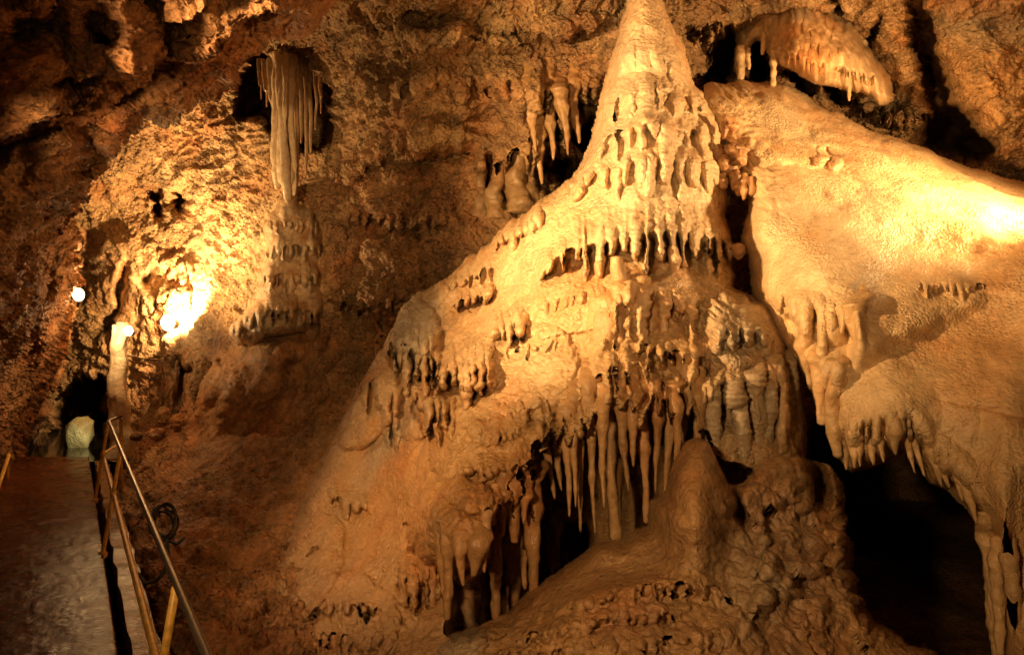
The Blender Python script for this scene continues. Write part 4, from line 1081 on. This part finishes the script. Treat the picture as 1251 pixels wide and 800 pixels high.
# pale column beside the end of the handrail
pc = thing('pale_column', 'pale upright fluted stone column beyond the end of the handrail, with a bright bulb at its top', 'column', P(148, 560, 10.1))
stal([(149, 392, 10.2), (148, 420, 10.1), (147, 470, 10.1), (144, 520, 10.1), (142, 562, 10.1)], (8, 10, 11, 13, 17), tint=PALE, parent=pc, name='shaft', lump=.1, flute=7, seg=32)
stal([(139, 396, 10.1), (139, 440, 10.1), (137, 500, 10.1)], (3, 3.5, 4), tint=PALE, parent=pc, name='side_rib', lump=.12)

# ================================================================== WALKWAY
def path():
    # slab follows direction (-.605, 1); left and right edges measured from the photo
    xr = lambda y: -2.26 - .605 * (y - 4.2)
    xl = lambda y: -5.75 - .605 * (y - 8.15)
    ys_ = np.linspace(.2, 10.75, 220); ts = np.linspace(0, 1, 60)
    Yy, Tt = np.meshgrid(ys_, ts, indexing='ij')
    Xx = xl(Yy) * (1 - Tt) + xr(Yy) * Tt
    p = np.stack([Xx, Yy, Xx * 0], -1)
    Z = .012 * fbm(p * 1.3, 3) + .005 * fbm(p * 9, 3) + .003 * fbm(p * 26, 2) - .02 * sst(.1, 0, Tt) * 0
    V = np.stack([Xx, Yy, Z], -1)
    n0 = V.shape[0] * V.shape[1]
    idx = np.arange(n0).reshape(V.shape[:2])
    F = [np.stack([idx[:-1, :-1], idx[:-1, 1:], idx[1:, 1:], idx[1:, :-1]], -1).reshape(-1, 4)]
    # side skirt at the right edge
    edge = V[:, -1].copy(); e2 = edge.copy(); e2[:, 2] -= .5
    vv = np.concatenate([V.reshape(-1, 3), e2])
    a = idx[:, -1]; b = np.arange(n0, n0 + len(e2))
    F.append(np.stack([a[:-1], b[:-1], b[1:], a[1:]], -1))
    T = np.ones((len(vv), 3)) * col(.10, .03, .010) * (1 + .25 * fbm(vv * 1.2, 4)[:, None])
    return build('path', vv, np.concatenate(F), M['pathmat'], None, T)
m = rockmat('wet_concrete', (.16, .34), .12, (45, .002), (14, .006), None, 0, .3, (.5, .3, .2), .4)
M['pathmat'] = m
tag(path(), 'wet brown concrete walkway leading to the lit rock', kind='structure')
def water():
    X, Y = np.meshgrid(np.linspace(-10.5, -5.2, 60), np.linspace(10.7, 16, 60))
    Z = -.06 + .004 * fbm(np.stack([X * 3, Y * 1.2, X * 0], -1), 3)
    idx = np.arange(X.size).reshape(X.shape)
    F = np.stack([idx[:-1, :-1], idx[:-1, 1:], idx[1:, 1:], idx[1:, :-1]], -1).reshape(-1, 4)
    return build('water', np.stack([X, Y, Z], -1).reshape(-1, 3), F, M['water'], None)
M['water'] = plain('dark_water', (.02, .016, .01), .04, 0, .0015, None, .3, 9)
tag(water(), 'still dark water at the end of the walkway', kind='structure')
def box_along(name, y0, y1, off0, off1, z0, z1, tint, mat, n=60):
    vs, fs = [], []
    for k, y in enumerate(np.linspace(y0, y1, n)):
        xr = -2.26 - .605 * (y - 4.2)
        j = .008 * math.sin(k * 1.7) + .006 * math.sin(k * 4.1)
        for (o, z) in ((off0, z0), (off0, z1), (off1, z1), (off1, z0)):
            vs.append((xr + o + j, y, z + j * .6))
    for k in range(n - 1):
        for q in range(4):
            a = 4 * k + q; b = 4 * k + (q + 1) % 4
            fs.append((a, b, b + 4, a + 4))
    o = build(name, np.array(vs), np.array(fs), mat, None, np.ones((len(vs), 3)) * tint, smooth=False)
    return o
kb = box_along('walkway_kerb', .6, 10.6, .09, .27, -.45, -.03, col(.22, .12, .06), M['pathmat'])
tag(kb, 'low brown concrete kerb beside the wet walkway', kind='structure')

# ------------------------------------------------------------------ handrail
def pipe(name, pts, r, mat, parent, seg=14):
    vs, fs = [], []
    pts = [Vector(p) for p in pts]
    for k, p in enumerate(pts):
        t = (pts[min(k + 1, len(pts) - 1)] - pts[max(k - 1, 0)]).normalized()
        u = t.cross(Vector((0, 0, 1)) if abs(t.z) < .9 else Vector((1, 0, 0))).normalized()
        w = t.cross(u)
        for q in range(seg):
            a = 2 * math.pi * q / seg
            vs.append(tuple(p + (u * math.cos(a) + w * math.sin(a)) * r))
    n = len(pts)
    for k in range(n - 1):
        for q in range(seg):
            fs.append((k * seg + q, k * seg + (q + 1) % seg, (k + 1) * seg + (q + 1) % seg, (k + 1) * seg + q))
    # round end caps
    for k, sgn in ((0, -1), (n - 1, 1)):
        c = len(vs); vs.append(tuple(pts[k] + (pts[k] - pts[k - 1 if k else 1]).normalized() * r * .35))
        for q in range(seg):
            fs.append((k * seg + q, k * seg + (q + 1) % seg, c, c))
    tri = [f for f in fs if f[2] == f[3]]
    quad = [f for f in fs if f[2] != f[3]]
    allf = [tuple(f) for f in quad] + [f[:3] for f in tri]
    org = parent_world(parent)
    me = bpy.data.meshes.new(name)
    me.from_pydata([tuple(Vector(v) - org) for v in vs], [], allf)
    me.polygons.foreach_set('use_smooth', [True] * len(me.polygons))
    me.materials.append(mat)
    o = bpy.data.objects.new(name, me); COL.objects.link(o)
    if parent is not None:
        o.parent = parent
    return o
def rp(y, z, extra=0):
    """point on the leaning plane of the handrail"""
    return Vector((-2.26 - .605 * (y - 4.2) + .172 * z + extra, y, z))
def arc(a, b, c, n=8):
    a, b, c = Vector(a), Vector(b), Vector(c)
    return [(a * (1 - t) ** 2 + b * 2 * t * (1 - t) + c * t * t) for t in [k / n for k in range(n + 1)]]
hr = thing('handrail', 'slim two rail metal handrail with leaning posts along the wet walkway', 'handrail', rp(6.0, 0))
ye = 8.1
far = rp(ye, .87)
ret = P(148, 509, 8.75)
pipe('top_rail', [ret] + arc(far + (ret - far) * .25, far, rp(ye - .15, .87)) + [rp(y, .87) for y in np.linspace(ye - .4, .9, 14)], .016, M['steel'], hr)
pipe('middle_rail', [rp(y, .50) for y in np.linspace(ye, .9, 14)], .0185, M['ochrepaint'], hr)
for y in (8.1, 6.17, 2.95):
    p_ = pipe('post', [rp(y, z) for z in (-.12, .2, .5, .855)], .017, M['ochrepaint'], hr)
    pipe('base_plate', [rp(y, -.03), rp(y, -.012), rp(y, .004)], .036, M['ochrepaint'], hr, 10)
    pipe('bracket', [rp(y, .48), rp(y, .50), rp(y, .52)], .024, M['ochrepaint'], hr, 10)
# far return leg with its own post
pipe('post', [ret - Vector((0, 0, z)) for z in (0.02, .3, .6, .9)], .02, M['ochrepaint'], hr)
pipe('brace', [rp(8.1, .50), P(141, 545, 8.7)], .016, M['ochrepaint'], hr)

lh = thing('short_handrail', 'short orange piece of handrail at the far left edge beside the wall', 'handrail', (-5.9, 8.3, 0))
a0, a1 = P(-8, 612, 8.1), P(11, 556, 9.2)
a1.z = max(a1.z, .3)
pipe('rail', [a0, (a0 + a1) / 2, a1], .022, M['ochrepaint'], lh)
pipe('post', [a1 + Vector((0, 0, -.02)), a1 + Vector((-.02, 0, -.2)), Vector((a1.x - .03, a1.y, -.05))], .02, M['ochrepaint'], lh)

# ------------------------------------------------------------------ hoses behind the rail
def loop_pts(cx, cy, rx, ry, d, n, turns, seed):
    out = []
    for k in range(n):
        a = 2 * math.pi * turns * k / n + seed
        j = 1 + .08 * math.sin(a * 2.3 + seed)
        out.append(P(cx + rx * j * math.cos(a) + 3 * math.sin(a * .21), cy + ry * j * math.sin(a) + 4 * math.sin(a * .3 + 1), d + .10 * math.sin(a * .37 + seed) - .1 * math.sin(a)))
    return out
o = pipe('coiled_hose', loop_pts(200, 638, 14, 19, 5.9, 180, 5.4, .4), .0095, M['rubber'], None)
rebase(o, P(196, 660, 5.9)); tag(o, 'black rubber hose coiled in loops on the slope behind the handrail', 'hose')
o = pipe('cable', [P(*q) for q in ((168, 700, 5.3), (178, 712, 5.25), (190, 710, 5.3), (200, 700, 5.35), (206, 680, 5.4), (204, 660, 5.5), (216, 664, 5.5), (226, 656, 5.55))], .014, M['rubber'], None)
rebase(o, P(190, 712, 5.3)); tag(o, 'loose black cable sagging below the coiled hose', 'cable')
o = pipe('thin_pipe', [P(155, 434, 10.0), P(175, 438, 10.6), P(200, 440, 11.2)], .01, M['steel'], None, 8)
rebase(o, P(155, 434, 10.0)); tag(o, 'thin horizontal pipe between the pale column and the bright wall', 'pipe')

# ================================================================== LAMPS AND LIGHT
WARM = (1.0, .595, .245)
def lamp(name, kind, loc, power, radius=.08, color=WARM, aim=None, size=90, blend=.6):
    l = bpy.data.lights.new(name, kind)
    l.energy = power; l.color = color; l.shadow_soft_size = radius
    o = bpy.data.objects.new(name, l); COL.objects.link(o)
    o.location = loc
    if kind == 'SPOT':
        l.spot_size = math.radians(size); l.spot_blend = blend
        o.rotation_euler = (Vector(aim) - Vector(loc)).to_track_quat('-Z', 'Y').to_euler()
    return o

def fixture(name, lab, cat, c, r, bulb='lamp', face=(0, -1, 0)):
    """small bulkhead lamp: housing, collar ring and glass bulb"""
    t = thing(name, lab, cat, c)
    f = Vector(face).normalized()
    c = Vector(c)
    import bmesh
    bm = bmesh.new(); bmesh.ops.create_uvsphere(bm, u_segments=24, v_segments=14, radius=r)
    for v in bm.verts:
        v.co.z *= 1.25
    me = bpy.data.meshes.new('bulb'); bm.to_mesh(me); bm.free()
    me.polygons.foreach_set('use_smooth', [True] * len(me.polygons)); me.materials.append(M[bulb])
    o = bpy.data.objects.new('bulb', me); COL.objects.link(o); o.parent = t
    pipe('housing', [c - f * (r * .8), c - f * (r * 1.6), c - f * (r * 2.4)], r * .75, M['fixture'], t, 16)
    return t
l1 = P(96, 360, 10.6)
fixture('wall_lamp', 'small bright lamp glowing on the edge of the left rock wall', 'lamp', l1, .075, 'lamp', (.7, -.5, 0))
lamp('wall_lamp_light', 'SPOT', l1 + Vector((.10, -.22, 0)), 700, .07, WARM, P(290, 210, 10.6), 122, .6)
lamp('wall_lamp_spill', 'POINT', l1 + Vector((.12, -.26, 0)), 8, .07)
l2 = P(205, 394, 11.3)
fixture('flood_lamp', 'blazing lamp close to the pale wall of the back chamber', 'lamp', l2, .10, 'lamp', (0, -1, .1))
lamp('flood_lamp_light', 'SPOT', l2 + Vector((.02, .16, .1)), 850, .08, WARM, P(230, 350, 12.9), 170, .4)
l3 = P(157, 404, 9.95)
fixture('column_bulb', 'bright upright bulb at the top of the pale stone column', 'lamp', l3, .055, 'lamp2', (.1, -1, .2))
lamp('column_bulb_light', 'POINT', l3 + Vector((-.12, -.2, .05)), 34, .05)
# floodlights left and right out of frame, added fill lights, and the tunnel lamp
lamp('flood_left', 'SPOT', (-2.95, 3.6, 3.1), 3100, .11, WARM, P(815, 150, 6.9), 76, 1.0)
lamp('fill_slope', 'SPOT', (-2.85, 3.4, 3.0), 520, .10, WARM, P(500, 600, 6.5), 54, 1.0)  # added fill, brightens the slope; no lamp of its own there
lamp('fill_drapery', 'SPOT', (-2.95, 3.3, 2.7), 800, .08, WARM, P(352, 240, 10.2), 36, 1.0)  # added light to lift the drapery and pedestal
lamp('fill_general', 'SPOT', (-1.0, .4, 2.4), 540, .14, WARM, P(850, 380, 7), 105, 1.0)  # added wide fill that lifts the whole view
lamp('flood_right', 'SPOT', P(1420, 190, 5.9), 1300, .12, WARM, P(1100, 260, 7.4), 120, .9)
lamp('fill_overhang', 'SPOT', (.2, -.8, 1.5), 60, .12, WARM, P(30, 150, 5), 60, 1.0)  # weak unseen light added to brighten the overhanging rock
lamp('tunnel_light', 'SPOT', P(112, 488, 11.2), 24, .05, (1.0, .88, .5), P(97, 528, 12.0), 50, .5)

# ================================================================== WORLD, CAMERA
w = bpy.data.worlds.new('World'); sc.world = w; w.use_nodes = True
bg = w.node_tree.nodes.get('Background') or w.node_tree.nodes.new('ShaderNodeBackground')
bg.inputs[0].default_value = (.02, .009, .003, 1); bg.inputs[1].default_value = .3

cam = bpy.data.cameras.new('camera'); co = bpy.data.objects.new('camera', cam); COL.objects.link(co)
co.location = (0, 0, CAMZ); co.rotation_euler = (math.radians(90), 0, 0)
cam.sensor_width = 36; cam.lens = 36 * FPX / 1251; cam.clip_end = 200; cam.clip_start = .05
sc.camera = co
vs = sc.view_settings
vs.view_transform = 'Standard'; vs.look = 'None'; vs.exposure = .22; vs.gamma = 1
sc.render.engine = 'CYCLES'
cy = sc.cycles
cy.use_denoising = True
cy.max_bounces = 5; cy.diffuse_bounces = 4; cy.glossy_bounces = 3
cy.sample_clamp_indirect = 4
cy.use_adaptive_sampling = True; cy.adaptive_threshold = .035
